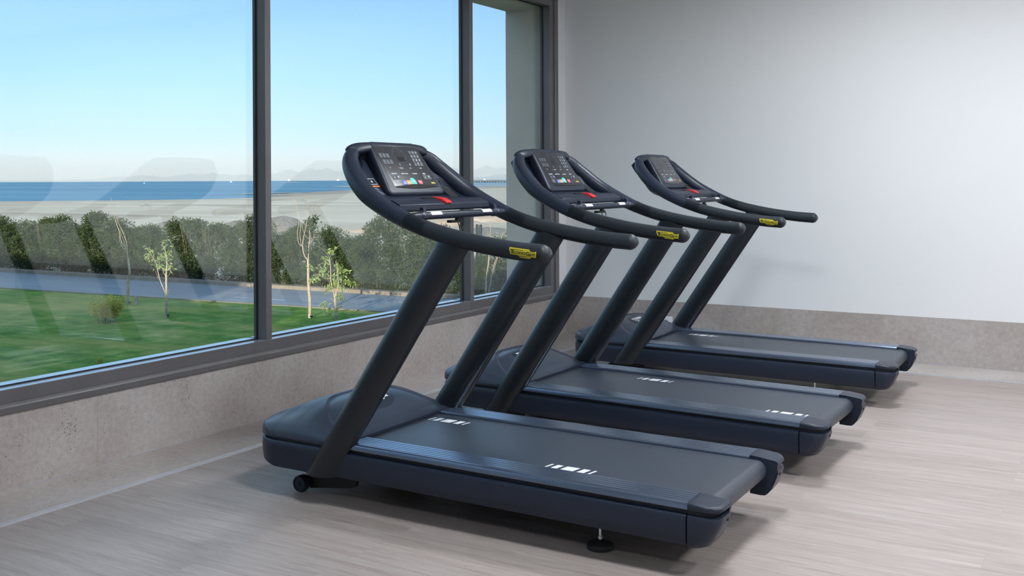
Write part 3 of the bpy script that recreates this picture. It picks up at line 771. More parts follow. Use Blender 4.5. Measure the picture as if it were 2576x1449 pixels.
    for rr in (.046, .049):
        rr_.append([cp(-.004+rr*math.cos(a), .078+rr*.95*math.sin(a), .0013) for a in [PI*.12-PI*1.24*k/40 for k in range(41)]])
    mb.loft(rr_, closed=False, cap=False); mb.obj('dial_ring', M['key'], con, smooth=False)
    mb = MB(); mb.add([cp(-.028, .082, .0014), cp(.020, .082, .0014), cp(.020, .104, .0014), cp(-.028, .104, .0014)], [(0, 1, 2, 3)]); mb.obj('display_window', M['gloss'], con, smooth=False)
    mb = MB()
    for a in (1.15, .75, .5, .25, -.12):
        mb = MB(); q = (-.004+.038*math.cos(PI*a), .078-.036*math.sin(PI*a)); mb.add([cp(q[0]-.001, q[1]-.001, .0016), cp(q[0]+.001, q[1]-.001, .0016), cp(q[0]+.001, q[1]+.001, .0016), cp(q[0]-.001, q[1]+.001, .0016)], [(0, 1, 2, 3)]); mb.obj('indicator_lamp', M['white'], con, smooth=False)
    for w0, w1, m, t in ((-.084, -.054, 'blue', 'COOL\nDOWN'), (-.052, -.022, 'orange', 'PAUSE')):
        mb = MB(); mb.loft([[cp(w0, .209, d), cp(w1, .209, d), cp(w1-.001, .233, d), cp(w0-.001, .233, d)] for d in (.0008, .002)]); 
        v, f = text_mesh(t, .0075, 'CENTER', .0002); mb.add([cp((w0+w1)/2+p[0], .222-p[1], .0026) for p in v], f, 1); mb.obj('key', [M[m], M['white']], con, smooth=False)
    P = [(-.020, .232), (-.020, .214)]+[(-.0000-.020*math.cos(PI*k/12), .213-.017*math.sin(PI*k/12)) for k in range(13)]+[(.020, .214), (.020, .229)]
    mb = MB(); mb.loft([[cp(p[0]-.002, p[1], d) for p in P] for d in (.0008, .0024)]); v, f = text_mesh('START', .010, 'CENTER', .0003); mb.add([cp(-.002+p[0], .216-p[1], .003) for p in v], f, 1); mb.obj('start_button', [M['green'], M['white']], con, smooth=False)
    mb = MB(); mb.loft([[cp(.033, .209, d), cp(.064, .209, d), cp(.064, .226, d), cp(.050, .236, d), cp(.036, .228, d)] for d in (.0008, .0024)]); v, f = text_mesh('STOP', .009, 'CENTER', .0003); mb.add([cp(.048+p[0], .219-p[1], .003) for p in v], f, 1); mb.obj('stop_button', [M['pink'], M['white']], con, smooth=False)
    mb = MB(); mb.loft([[cp(.132, .219, d), cp(.158, .2195, d), cp(.164, .224, d), cp(.164, .228, d), cp(.134, .227, d)] for d in (.0008, .0016)]); mb.obj('overlay_badge', M['yellow'], con, smooth=False)
    # dark lens-shaped slot at the foot of the overlay
    P = []
    for k in range(21): u = k/20; P.append((-.150+.325*u, .243-.0135*math.sin(PI*u)**.8-(.000)))
    for k in range(21): u = 1-k/20; P.append((-.150+.325*u, .244+.0085*math.sin(PI*u)))
    mb = MB(); mb.loft([[cp(p[0], p[1], d) for p in P] for d in (.0004, .0026)]); mb.obj('headset_slot', M['gloss'], con, smooth=False)
    # ---- dashboard skin between the rails
    prof = [(.390, 1.496), (.432, 1.453), (.465, 1.417), (.491, 1.387), (.519, 1.358), (.545, 1.331), (.568, 1.314), (.594, 1.304), (.63, 1.299), (.70, 1.294)]
    deep = [(x-.004, z-.024) for x, z in prof]
    b = MB(); rings = []
    for x, z in deep:
        row = []
        hw = .360-.165*sm((z-1.31)/.16)
        for k in range(25):
            y = -hw+2*hw*k/24; lift = .030*(abs(y)/hw)**6; row.append((x+lift*.6, y, z+lift*.7))
        rings.append(row)
    back = [[(x-.022, y, z-.022) for x, y, z in row] for row in rings]
    n = 25
    vs = [p for r_ in rings for p in r_]+[p for r_ in back for p in r_]; off = len(rings)*n; fs = []
    for i in range(len(rings)-1):
        for j in range(n-1):
            q = (i*n+j, i*n+j+1, (i+1)*n+j+1, (i+1)*n+j); fs.append(q); fs.append(tuple(v+off for v in q)[::-1])
    rim = [j for j in range(n)]+[i*n+n-1 for i in range(1, len(rings))]+[(len(rings)-1)*n+j for j in range(n-2, -1, -1)]+[i*n for i in range(len(rings)-2, 0, -1)]
    for a, c in zip(rim, rim[1:]+rim[:1]): fs.append((a, c, c+off, a+off))
    b.add(vs, fs); dash = b.obj('dashboard', M['plastic_rough'], R, sharp=40)
    def dz(x):
        for (a, p), (c, q) in zip(prof, prof[1:]):
            if x <= c: return p+(q-p)*(x-a)/(c-a)
        return prof[-1][1]
    # raised centre panel, narrowing towards the tray
    b = MB(); rings = []
    for i, (x, z) in enumerate(prof):
        hw = .285+.012*sm((z-1.33)/.08)-.05*sm((z-1.43)/.08); a, c = prof[max(0, i-1)], prof[min(len(prof)-1, i+1)]; tn = Vector((c[0]-a[0], 0, c[1]-a[1])).normalized(); nn_ = Vector((-tn.z, 0, tn.x)); 
        if nn_.z < 0: nn_ = -nn_
        p0 = Vector((x, 0, z)); row = []
        for yy, dd in ((-hw-.006, -.034), (-hw-.001, -.004), (-hw+.004, 0), (0, .001), (hw-.004, 0), (hw+.001, -.004), (hw+.006, -.034)): q = p0+nn_*dd; row.append((q.x, yy, q.z))
        rings.append(row)
    b.loft(rings, closed=False, cap=False); b.obj('centre_panel', M['plastic_rough'], dash, sharp=50)
    # cup holders: dark oval wells
    for s in (1,):
        b = MB(); c0 = Vector((.580, s*.252, 1.3165)); e1 = Vector((.84, 0, -.54)).normalized(); e2 = Vector((0, 1, 0)); nn = Vector((.54, 0, .84)).normalized()
        def er(sa, sb, d): return [c0+e1*(.060*sa)*math.cos(a)+e2*(.034*sb)*math.sin(a)+nn*d for a in [2*PI*k/36 for k in range(36)]]
        b.loft([er(1.06, 1.06, -.004), er(1.07, 1.07, .004), er(1.0, 1.0, .008), er(.96, .96, .006)], cap=False, mi=0)
        b.loft([er(.965, .965, .0065), er(.5, .5, .0045), er(.02, .02, .004)], cap=False, mi=1)
        b.obj('cup_holder', [M['plastic'], M['black']], dash, sharp=50)
    # instruction sticker on the near side of the dashboard
    def fd(x, y, d): return (x+d*.75, y, dz(x)+d*.65)
    b = MB(); d = .0012
    def strip(x0, x1, y0, y1, mi): b.add([fd(x0, y0, d+.0004*mi), fd(x1, y0, d+.0004*mi), fd(x1, y1, d+.0004*mi), fd(x0, y1, d+.0004*mi)], [(0, 1, 2, 3)], mi)
    for x0, x1, y0, y1 in ((.493, .495, -.285, -.205), (.516, .518, -.270, -.205), (.493, .518, -.207, -.205), (.493, .518, -.262, -.260)): strip(x0, x1, y0, y1, 0)
    strip(.502, .509, -.238, -.228, 0)
    strip(.523, .528, -.268, -.203, 1)
    for k in range(6): strip(.533+.006*k, .5343+.006*k, -.255+.003*k, -.228+.003*k, 0)
    b.obj('instruction_sticker', [M['white'], M['orange']], dash, smooth=False)
    # ---- shelf bar with emergency button
    b = MB(); P = [(.663, 1.298), (.706, 1.295), (.744, 1.278), (.748, 1.274), (.748, 1.251), (.741, 1.245), (.666, 1.243), (.651, 1.268)]
    b.prism(P, 'y', -.352, .340); shf = b.obj('tray_bar', M['plastic'], R, sharp=30, bevel=.002)
    b = MB(); P = [(.668, 1.298), (.680, 1.304), (.723, 1.299), (.754, 1.283), (.752, 1.275), (.741, 1.277), (.708, 1.292)]
    b.prism(P, 'y', -.022, .022); b.obj('emergency_stop', M['red'], shf, bevel=.002)
    b = MB(); P = [(-.09, 0), (-.06, .010), (.10, .010), (.12, 0)]; b.prism([(.660, 1.294), (.680, 1.3010), (.700, 1.2975), (.698, 1.293)], 'y', -.105, .05); b.obj('finger_recess', M['black'], shf)
    # ---- sensor bar
    b = MB(); zb_, xb = 1.229, .812
    b.lathe([(.006, -.372), (.013, -.362), (.0163, -.345), (.0163, .345), (.013, .362), (.006, .372)], (xb, 0, zb_), 'y', 28)
    sb = b.obj('sensor_bar', M['plastic'], R, sharp=50)
    for s in (-1, 1):
        b = MB(); b.lathe([(.0165, s*.262), (.0194, s*.266), (.0194, s*.305), (.0165, s*.309)], (xb, 0, zb_), 'y', 28)
        b.prism([(xb-.014, zb_+.012), (xb+.010, zb_+.012), (xb+.007, zb_+.036), (xb-.010, zb_+.036)], 'y', s*.270, s*.290)
        cl_ = b.obj('bar_collar', M['plastic'], sb, sharp=40, bevel=.0012)
        b = MB()
        for kx, a in ((.295, .5), (.283, .9), (.300, 1.2), (.290, .2)):
            rr = .0199; p0 = [(xb+rr*math.cos(a), s*kx, zb_+rr*math.sin(a)), (xb+rr*math.cos(a), s*(kx+.005), zb_+rr*math.sin(a)), (xb+rr*math.cos(a+.2), s*(kx+.003), zb_+rr*math.sin(a+.2)), (xb+rr*math.cos(a+.2), s*(kx-.003), zb_+rr*math.sin(a+.2))]
            b.add(p0, [(0, 1, 2, 3)])
        b.obj('collar_print', M['whited'], sb, smooth=False)
        b = MB(); rings = []; y0, y1 = (s*.160, s*.240)
        for k in range(9):
            a = PI*.06+PI*.42*k/8; rings.append([(xb+.0170*math.cos(a), y, zb_+.0170*math.sin(a)) for y in (y0, y1)])
        b.loft(rings, closed=False, cap=False); b.obj('sensor_plate', M['plate'], sb, sharp=60)
    # bracket and lanyard cord under the bar
    b = MB(); b.box(.781, .806, -.060, .030, 1.192, 1.203); b.box(.791, .806, -.012, .012, 1.203, 1.220); b.obj('cord_bracket', M['black'], R)
    b = MB(); b.tube(catmull([(.79, .02, 1.200), (.80, .045, 1.186), (.80, .035, 1.166), (.80, .015, 1.150), (.80, .012, 1.160), (.79, .022, 1.178), (.79, .008, 1.196)], 5), .0022, 8); b.obj('safety_cord', M['black'], R)
    return R

proto = make_treadmill()
SPOTS = [((-3.3217, 3.7426, .0076), 'dark blue-grey treadmill nearest the camera, its whole length and front wheel in view'),
         ((-3.2965, 5.122, -.0182), 'middle dark treadmill, standing between the nearest and the farthest one'),
         ((-3.3182, 6.7845, .0108), 'farthest dark treadmill, beside the stone skirting of the back wall')]
for k, ((x, y, yaw), lab) in enumerate(SPOTS):
    o = proto if k == 0 else copy_tree(proto)
    o.location = (x+1.1-1.1*math.cos(yaw), y-1.1*math.sin(yaw), 0); o.rotation_euler = (0, 0, yaw); tag(o, lab, 'treadmill', 'treadmills in a row facing the window')
    # each belt came to rest at another point of its run
    for bl in [c for c in o.children if c.name.startswith('running_belt')]:
        for mk_, dx in zip(sorted(bl.children, key=lambda c: c.name), ((0, 0), (.408, .430), (.100, .9))[k]):
            if k == 2 and dx == .9: bpy.data.objects.remove(mk_); continue
            mk_.location = (dx, 0, -.0091*dx)

# ================================================================== outdoors (about three metres below the gym floor)
G = -3.0
def plane_obj(name, pts, z, m, thick=.0):
    b = MB()
    if thick: b.prism(pts, 'z', z-thick, z)
    else: b.add([(x, y, z) for x, y in pts], [tuple(range(len(pts)))])
    return tag(b.obj(name, m, smooth=False), kind='structure')
RL = lambda x: 26.563+.0845*(x+26.65)       # lawn edge of the road
RU = lambda x: 30.73+.042*(x+30.8)         # hedge edge of the road
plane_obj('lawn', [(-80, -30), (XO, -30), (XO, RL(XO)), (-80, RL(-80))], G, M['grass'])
plane_obj('road', [(-80, RL(-80)), (10, RL(10)), (10, RU(10)), (-80, RU(-80))], G-.01, M['road'])
b = MB()
for x0 in range(-80, 10, 1):
    x1 = x0+.985
    b.add([(x0, RU(x0), G-.02), (x1, RU(x1), G-.02), (x1, RU(x1)+.45, G-.02), (x0, RU(x0)+.45, G-.02), (x0, RU(x0), G+.13), (x1, RU(x1), G+.13), (x1, RU(x1)+.45, G+.13), (x0, RU(x0)+.45, G+.13)],
          [(3,2,1,0),(4,5,6,7),(0,1,5,4),(1,2,6,5),(2,3,7,6),(3,0,4,7)])
tag(b.obj('curb', M['curb'], smooth=False), kind='structure')
b = MB()
for x0 in range(-80, 10, 1):
    x1 = x0+.99; b.add([(x0, RL(x0)-.14, G-.02), (x1, RL(x1)-.14, G-.02), (x1, RL(x1), G-.02), (x0, RL(x0), G-.02), (x0, RL(x0)-.14, G+.03), (x1, RL(x1)-.14, G+.03), (x1, RL(x1), G+.03), (x0, RL(x0), G+.03)],
          [(3,2,1,0),(4,5,6,7),(0,1,5,4),(1,2,6,5),(2,3,7,6),(3,0,4,7)])
tag(b.obj('lawn_kerb', M['curb'], smooth=False), kind='structure')
# beach from the hedge to the shore
ZB, ZS = -3.35, -3.6
def gz(px, py, z): q = ground(px, py, z); return (q.x, q.y)
shore = [gz(-300, 512, ZS), gz(0, 509, ZS), gz(241, 507, ZS), gz(420, 505, ZS), gz(560, 502.5, ZS), gz(640, 500, ZS), gz(690, 497, ZS), gz(800, 491.5, ZS), gz(900, 487.5, ZS), gz(1040, 481, ZS), gz(1200, 476, ZS), gz(1290, 473.5, ZS), gz(1500, 470, ZS), gz(1900, 468, ZS)]
BE = [(x, y) for x, y in shore]
plane_obj('beach', [(-160, 28.5)]+BE+[(600, 200), (40, 36.5)], ZB, M['sand'])
# narrow ochre rim of sand along the water
rim = MB(); vs = []; 
for i, (x, y) in enumerate(shore):
    d = Vector((x, y)).normalized(); vs += [(x-d.x*9, y-d.y*9, ZB+.02), (x+d.x*7, y+d.y*7, ZS+.03)]
rim.add(vs, [(2*i, 2*i+2, 2*i+3, 2*i+1) for i in range(len(shore)-1)]); tag(rim.obj('shore_rim', M['sandedge'], smooth=False), kind='structure')
plane_obj('sea', [(-60000, -20000), (60000, -20000), (60000, 60000), (-60000, 60000)], ZS-.12, M['sea'])
# wet flats and sand bars laid bare by the tide
flats = [([(683, 489), (760, 484.5), (860, 479), (960, 474.5), (1100, 471), (1300, 467.5), (1500, 466), (1500, 473), (1290, 475), (1100, 481), (900, 489), (800, 493), (700, 496.5), (683, 497)], 'mud'),
         ([(596, 488.5), (640, 486), (700, 485.2), (790, 483.8), (700, 486.6), (640, 488), (610, 489.6)], 'mud'),
         ([(700, 458.5), (775, 458.2), (740, 459.3)], 'sandedge'),
         ([(826, 469.2), (900, 468.2), (1190, 465.8), (1290, 465.2), (1290, 466.4), (1000, 468.6), (870, 470.2)], 'sandedge'),
         ([(880, 461.6), (1290, 460.9), (1290, 461.6), (960, 462.3)], 'sandedge')]
for k, (P, m) in enumerate(flats):
    plane_obj('mudflat', [gz(px, py, ZS+.01) for px, py in P], ZS+.01, M[m])
# grey strip of verge between kerb and hedge
plane_obj('verge', [(-90, RU(-90)+.4), (12, RU(12)+.4), (12, 36), (-90, 31.5)], G-.005, M['earth'])

# heaps of gravel and earth beyond the hedge
def heap(name, c, rx, ry, hgt, m, lab, cat, seed, group=None):
    random.seed(seed); b = MB(); n = 26; rings = []
    for j in range(9):
        t = j/8; row = []
        for k in range(n):
            a = 2*PI*k/n; rr = (1-t)+.02; q = 1+.22*noise.noise(Vector((math.cos(a)*1.5+seed, math.sin(a)*1.5, t*2)))
            row.append((rx*rr*q*math.cos(a), ry*rr*q*math.sin(a), hgt*(math.sin(t*PI/2)**.9)*(1+.18*noise.noise(Vector((math.cos(a)*2, math.sin(a)*2+seed, t*3))))))
        rings.append(row)
    b.loft(rings); o = b.obj(name, m, sharp=80); o.location = c; tag(o, lab, cat, group); return o
q = ground(708, 583, ZB); heap('gravel_heap', (q.x, q.y, ZB-.05), 2.3, 3.2, 1.45, M['gravel'], 'grey gravel heap beyond the hedge, seen just right of the left mullion', 'gravel heap', 3)
q = ground(592, 583, ZB); heap('gravel_heap', (q.x, q.y, ZB-.05), 1.6, 3, 1.0, M['gravel'], 'grey gravel heap beyond the hedge, just left of the left mullion', 'gravel heap', 4)
q = ground(420, 580, ZB); heap('gravel_heap', (q.x, q.y, ZB-.05), 2.2, 2, .85, M['gravel'], 'low grey gravel heap in a hedge gap above the leafy sapling', 'gravel heap', 11)
q = ground(995, 584, ZB); heap('earth_heap', (q.x, q.y, ZB-.05), 5, 3, .75, M['earth'], 'brown earth heap beyond the hedge, seen under the nearest handrail', 'earth heap', 5)
q = ground(1130, 566, ZB); heap('earth_heap', (q.x, q.y, ZB-.05), 4.5, 4, .8, M['earth'], 'long brown earth heap left of the right mullion', 'earth heap', 6)
q = ground(1245, 556, ZB); heap('earth_heap', (q.x, q.y, ZB-.05), 7, 4, .8, M['earth'], 'long brown earth heap right of the right mullion', 'earth heap', 7)
q = ground(1225, 588, ZB); heap('gravel_heap', (q.x, q.y, ZB-.05), 4, 3, .6, M['gravel'], 'grey rubble heap right of the right mullion, behind the bare sapling', 'gravel heap', 8)

# ---- hedge: three shrub kinds, copied along the road
def leaf(b, p, size, ax=None, mi=0):
    d = Vector((random.gauss(0, 1), random.gauss(0, 1), random.gauss(0, .8))).normalized() if ax is None else ax
    sd_ = d.cross(Vector((random.gauss(0, 1), random.gauss(0, 1), random.gauss(0, 1)))).normalized(); up_ = sd_.cross(d)
    w_ = size*.42; b.add([p, p+d*size*.5+sd_*w_*.5+up_*size*.06, p+d*size, p+d*size*.5-sd_*w_*.5+up_*size*.06], [(0, 1, 2, 3)], mi)
def shrub_mesh(seed, hgt, rad, nleaf):
    random.seed(seed); L = MB(); B = MB()
    clumps = []
    for k in range(64):
        z = hgt*(.05+.86*random.random()**.85); a = random.uniform(0, 2*PI); prof_ = rad*(1.0 if z < hgt*.6 else 1.0-.72*((z/hgt-.6)/.4)**1.2)
        r = prof_*(.25+.75*random.random()**.6); clumps.append((Vector((r*math.cos(a)*1.05, r*math.sin(a)*.75, z)), random.uniform(.19, .36)))
    for k in range(5): a = random.uniform(0, 2*PI); r = rad*.5*random.random(); clumps.append((Vector((r*math.cos(a), r*math.sin(a)*.6, hgt*random.uniform(.86, 1.02))), random.uniform(.10, .19)))
    wsum = sum(c[1]**2 for c in clumps)
    for c, r in clumps:
        for _ in range(int(nleaf*r*r/wsum)):
            d = Vector((random.gauss(0, 1), random.gauss(0, 1), random.gauss(0, 1))).normalized(); p = c+d*r*random.uniform(.55, 1.05)
            if p.z < .05: p.z = .05+random.random()*.1
            leaf(L, p, random.uniform(.07, .12), (d+Vector((random.gauss(0, .7), random.gauss(0, .7), random.gauss(0, .7)))).normalized())
    for k in range(5):
        a = random.uniform(0, 2*PI); p0 = Vector((.12*math.cos(a), .10*math.sin(a), 0)); pts = [p0]
        for j in range(1, 6): pts.append(p0+Vector((rad*.5*math.cos(a)*j/5+random.gauss(0, .04), rad*.35*math.sin(a)*j/5, hgt*.9*j/5)))
        B.tube(catmull(pts, 3), [max(.006, .022-.0012*i) for i in range(16)], 6)
    return L, B
protos = []
LABH = 'dense dark evergreen shrub in the hedge along the far side of the road'
for k in range(4):
    L, B = shrub_mesh(40+k, (2.75, 2.5, 2.95, 2.3)[k], (.98, 1.0, .9, .95)[k], 12000)
    e = empty('hedge_shrub', (0, 0, 0)); L.obj('foliage', M['leaf_hedge'], e, smooth=False); B.obj('stem', M['stem'], e); protos.append(e)
used = [False]*4; x = -50.5; random.seed(5); i = 0
while x < -12.5:
    k = random.randrange(4); o = protos[k] if not used[k] else copy_tree(protos[k]); used[k] = True
    o.location = (x, RU(x)+1.35+random.uniform(-.12, .12), G); s_ = random.uniform(.86, 1.12)
    if -21.8 < x < -19.6: s_ *= .72
    o.scale = (s_*1.02, s_, s_*random.uniform(.96, 1.04)); o.rotation_euler = (0, 0, random.choice((0, PI))+random.uniform(-.4, .4))
    tag(o, LABH, 'shrub', 'evergreen shrubs forming the hedge'); x += random.uniform(1.12, 1.36)
for k in range(4):
    if not used[k]:
        for c in protos[k].children: bpy.data.objects.remove(c)
        bpy.data.objects.remove(protos[k])

# ---- young trees on the lawn: each branch gets its own depth
def tree(name, lab, base, yd, branches, leaves, lm, seed, cat='tree', group=None, lsize=.13, r0=.05):
    yd = ground(base[0], base[1], G).y; random.seed(seed); bp_ = at(base[0], base[1], yd); root = empty(name, (bp_.x, bp_.y, G), lab, cat, group); O = Vector((bp_.x, bp_.y, G))
    W, L = MB(), MB(); k0 = 0
    for bi, (pts, ra, rb) in enumerate(branches):
        sgn = random.uniform(-.5, .5) if bi else 0; P = []
        for j, (px, py) in enumerate(pts):
            q = at(px, py, yd+sgn*(j/max(1, len(pts)-1))); 
            if bi == 0 and j == 0: q.z = G-.03
            P.append(q-O)
        C = catmull(P, 5); n = len(C); f_ = .8 if bi == 0 else .5; W.tube(C, [f_*(ra+(rb-ra)*k/(n-1)) for k in range(n)], 7)
    for (px, py, spread, cnt) in leaves:
        for _ in range(cnt):
            c = at(px+random.gauss(0, spread), py+random.gauss(0, spread), yd+random.gauss(0, spread/70*.8))-O
            leaf(L, c, random.uniform(.6, 1.2)*lsize, Vector((random.gauss(0, .6), random.gauss(0, .6), random.gauss(-.5, .5))).normalized())
    W.obj('trunk', M['bark'], root)
    if leaves: L.obj('foliage', lm, root, smooth=False)
    return root
def c1(P, sc=.3864, ox=240, oy=380): return [(ox+sc*u, oy+sc*v) for u, v in P]
def c2(P): return c1(P, .2416, 240, 480)
def c3(P): return c1(P, .2416, 700, 470)
def c4(P): return c1(P, .1794, 1100, 540)
tree('bare_sapling', 'tall thin leafless sapling with upswept whips, leftmost on the lawn', (322, 765), 25.2,
     [(c2([(338, 1175), (340, 1000), (345, 900), (358, 850), (348, 780), (340, 700)]), .065, .045),
      (c2([(340, 700), (330, 640), (320, 600), (285, 560), (262, 500), (250, 430), (228, 370), (210, 300), (190, 220), (176, 130), (160, 65)]), .035, .008),
      (c2([(335, 690), (332, 600), (318, 520), (290, 440), (262, 380), (235, 330), (215, 270)]), .03, .008),
      (c2([(318, 610), (290, 600), (262, 550), (246, 490), (252, 470)]), .02, .008), (c2([(322, 605), (300, 540), (275, 470), (255, 410)]), .018, .006), (c2([(210, 330), (205, 280), (200, 235)]), .012, .005), (c2([(236, 340), (234, 290), (232, 240)]), .008, .003)],
     [], M['leaf_tree'], 1)
tree('leafy_sapling', 'small forked sapling with a light trunk and few drooping leaves, left pane', (415, 797), 23.4,
     [(c2([(725, 1318), (738, 1200), (740, 1090), (738, 960), (738, 850), (745, 760), (742, 690), (725, 620), (695, 560)]), .06, .012),
      (c2([(738, 1090), (710, 1020), (675, 935), (655, 860), (640, 790), (615, 720), (575, 660), (535, 600), (510, 565)]), .04, .008),
      (c2([(738, 900), (710, 850), (685, 790), (650, 740), (590, 700), (520, 665)]), .02, .006), (c2([(742, 760), (700, 700), (660, 650)]), .014, .005),
      (c2([(738, 900), (770, 870), (785, 800), (785, 740)]), .018, .005), (c2([(745, 1090), (760, 1060), (762, 1035)]), .022, .018), (c2([(675, 935), (650, 900), (625, 830)]), .016, .006), (c2([(745, 720), (765, 680), (770, 640)]), .012, .005)],
     [(399+x, 480+y, s_, n) for x, y, s_, n in ((18, 136, 6, 26), (-22, 152, 5, 22), (20, 165, 6, 22), (28, 192, 5, 22), (5, 165, 6, 18), (-10, 172, 5, 14), (12, 190, 5, 14), (-30, 163, 4, 14), (-35, 138, 3, 8), (-5, 185, 5, 12), (26, 155, 4, 14))],
     M['leaf_tree'], 2)
tree('bare_sapling', 'tall bare sapling with fine twigs above the hedge, just left of the nearest treadmill', (779, 800), 25.5,
     [(c3([(325, 1370), (330, 1220), (320, 1080), (312, 950), (312, 850), (308, 760)]), .065, .045),
      (c3([(308, 760), (275, 720), (255, 640), (258, 560), (275, 470), (290, 400), (300, 330), (302, 250), (315, 190), (330, 110), (365, 70)]), .035, .008),
      (c3([(312, 760), (315, 680), (320, 600), (330, 520), (325, 440), (345, 350), (375, 270), (430, 195), (468, 95)]), .032, .008),
      (c3([(255, 620), (215, 590), (200, 500), (205, 430), (215, 340), (195, 250), (165, 140)]), .022, .005), (c3([(240, 610), (225, 500), (235, 380), (200, 260), (200, 180), (240, 140)]), .018, .005),
      (c3([(320, 600), (355, 560), (372, 500), (370, 420)]), .016, .006), (c3([(330, 540), (290, 520), (250, 420), (242, 300), (300, 215)]), .014, .005), (c3([(302, 250), (340, 200), (385, 180), (380, 150)]), .012, .004),
      (c3([(430, 195), (470, 185), (520, 220), (580, 235)]), .010, .003), (c3([(330, 110), (290, 85), (255, 45)]), .010, .003), (c3([(375, 270), (372, 220), (392, 160)]), .010, .003), (c3([(300, 690), (270, 650), (262, 620)]), .012, .006), (c3([(200, 180), (175, 150), (130, 110)]), .007, .003)],
     [(785, 565, 7, 120), (775, 558, 5, 70), (790, 550, 5, 50), (783, 632, 5, 30), (790, 630, 4, 16), (785, 672, 5, 16), (765, 692, 3, 8)], M['leaf_hedge'], 3)
tree('leafy_sapling', 'leafy sapling with yellow-green drooping leaves on a pale trunk, under the nearest console', (848, 812), 25.0,
     [(c3([(606, 1410), (600, 1280), (592, 1180), (600, 1110), (625, 1030), (620, 940), (615, 860), (600, 770)]), .065, .012),
      (c3([(590, 1190), (570, 1080), (550, 980), (545, 880), (540, 790), (535, 740), (560, 700), (600, 640), (650, 600)]), .035, .006),
      (c3([(540, 790), (500, 760), (490, 790), (460, 850), (400, 850)]), .012, .005), (c3([(548, 940), (500, 960), (430, 920), (380, 905)]), .014, .005), (c3([(620, 1060), (660, 1020), (700, 980), (760, 990)]), .016, .005),
      (c3([(580, 1200), (545, 1150), (540, 1110), (500, 1105)]), .014, .005), (c3([(535, 740), (500, 690), (460, 650), (410, 620)]), .010, .004), (c3([(480, 1090), (460, 1050), (462, 1000)]), .008, .004), (c3([(620, 900), (650, 850), (700, 870)]), .012, .005), (c3([(610, 1190), (640, 1230), (700, 1225)]), .008, .004), (c3([(600, 1120), (560, 1060), (520, 1030)]), .012, .005)],
     [(700+.2416*x, 470+.2416*y, s_, n) for x, y, s_, n in ((620, 830, 6, 34), (640, 880, 6, 30), (700, 870, 4, 18), (640, 950, 7, 36), (700, 960, 5, 22), (770, 990, 5, 34), (560, 1010, 6, 34), (520, 1050, 5, 26), (600, 1030, 6, 20), (650, 1140, 5, 28), (490, 900, 6, 22), (400, 930, 6, 26), (340, 970, 4, 20), (440, 850, 5, 16), (500, 790, 5, 20), (490, 1215, 4, 22), (450, 1215, 3, 10), (520, 1310, 4, 24), (685, 1310, 3, 8), (550, 660, 6, 18), (590, 650, 4, 10), (500, 750, 4, 14), (670, 1030, 5, 16), (560, 940, 6, 16), (640, 1240, 2, 5), (345, 840, 4, 14))],
     M['leaf_tree'], 4)
tree('bare_sapling', 'multi-stemmed bare sapling seen through the narrow right pane', (1222, 757), 30.6,
     [(c4([(680, 1180), (682, 1000), (690, 850), (715, 700), (730, 500), (735, 350), (745, 200), (730, 90)]), .04, .008), (c4([(690, 1200), (740, 1000), (765, 850), (800, 690), (850, 560), (880, 420), (905, 300), (940, 220)]), .045, .006),
      (c4([(760, 880), (790, 790), (830, 650), (870, 540), (885, 400), (850, 250)]), .025, .005), (c4([(735, 350), (760, 280), (790, 200)]), .012, .004), (c4([(730, 400), (710, 250), (680, 180)]), .012, .004), (c4([(690, 830), (670, 780), (655, 740)]), .010, .004), (c4([(700, 820), (725, 775), (735, 765)]), .008, .004), (c4([(745, 200), (790, 130), (830, 90)]), .008, .003), (c4([(680, 1140), (720, 1060), (730, 1000)]), .03, .01), (c4([(905, 300), (960, 220), (980, 140)]), .010, .003)],
     [], M['leaf_tree'], 5)
# bushy yellow-green shrub at the left
random.seed(9); q = ground(268, 812, G); r = empty('broom_shrub', (q.x, q.y, G), 'bushy yellow-green shrub of upright stems, far left on the lawn', 'shrub')
W, L = MB(), MB()
for k in range(46):
    a = random.uniform(0, 2*PI); rr = random.uniform(.02, .22); h_ = random.uniform(.5, .82); t0 = Vector((rr*math.cos(a), rr*math.sin(a), 0)); t1 = Vector((rr*math.cos(a)*2.4, rr*math.sin(a)*2.4, h_))
    W.tube([t0, (t0+t1)/2+Vector((random.gauss(0, .02), 0, 0)), t1], [.006, .005, .003], 5)
    for j in range(70):
        p = t0.lerp(t1, random.uniform(.25, 1.08)); p += Vector((random.gauss(0, .03), random.gauss(0, .03), random.gauss(0, .02))); leaf(L, p, random.uniform(.05, .09))
W.obj('stem', M['bark'], r); L.obj('foliage', M['leaf_yellow'], r, smooth=False)
# small dry tuft in the lower left corner of the view
random.seed(10); q = ground(252, 914, G); b = MB()
for k in range(60):
    a = random.uniform(0, 2*PI); rr = random.uniform(.02, .12); h_ = random.uniform(.08, .2); p0 = Vector((rr*math.cos(a)*.4, rr*math.sin(a)*.4, 0)); p1 = Vector((rr*math.cos(a), rr*math.sin(a), h_)); b.tube([p0, (p0+p1)/2+Vector((0, 0, .02)), p1], [.004, .003, .001], 4)
o = b.obj('dry_grass_tuft', M['leaf_yellow']); o.location = q; tag(o, 'dry straw-coloured grass tuft at the near edge of the lawn', 'grass tuft')
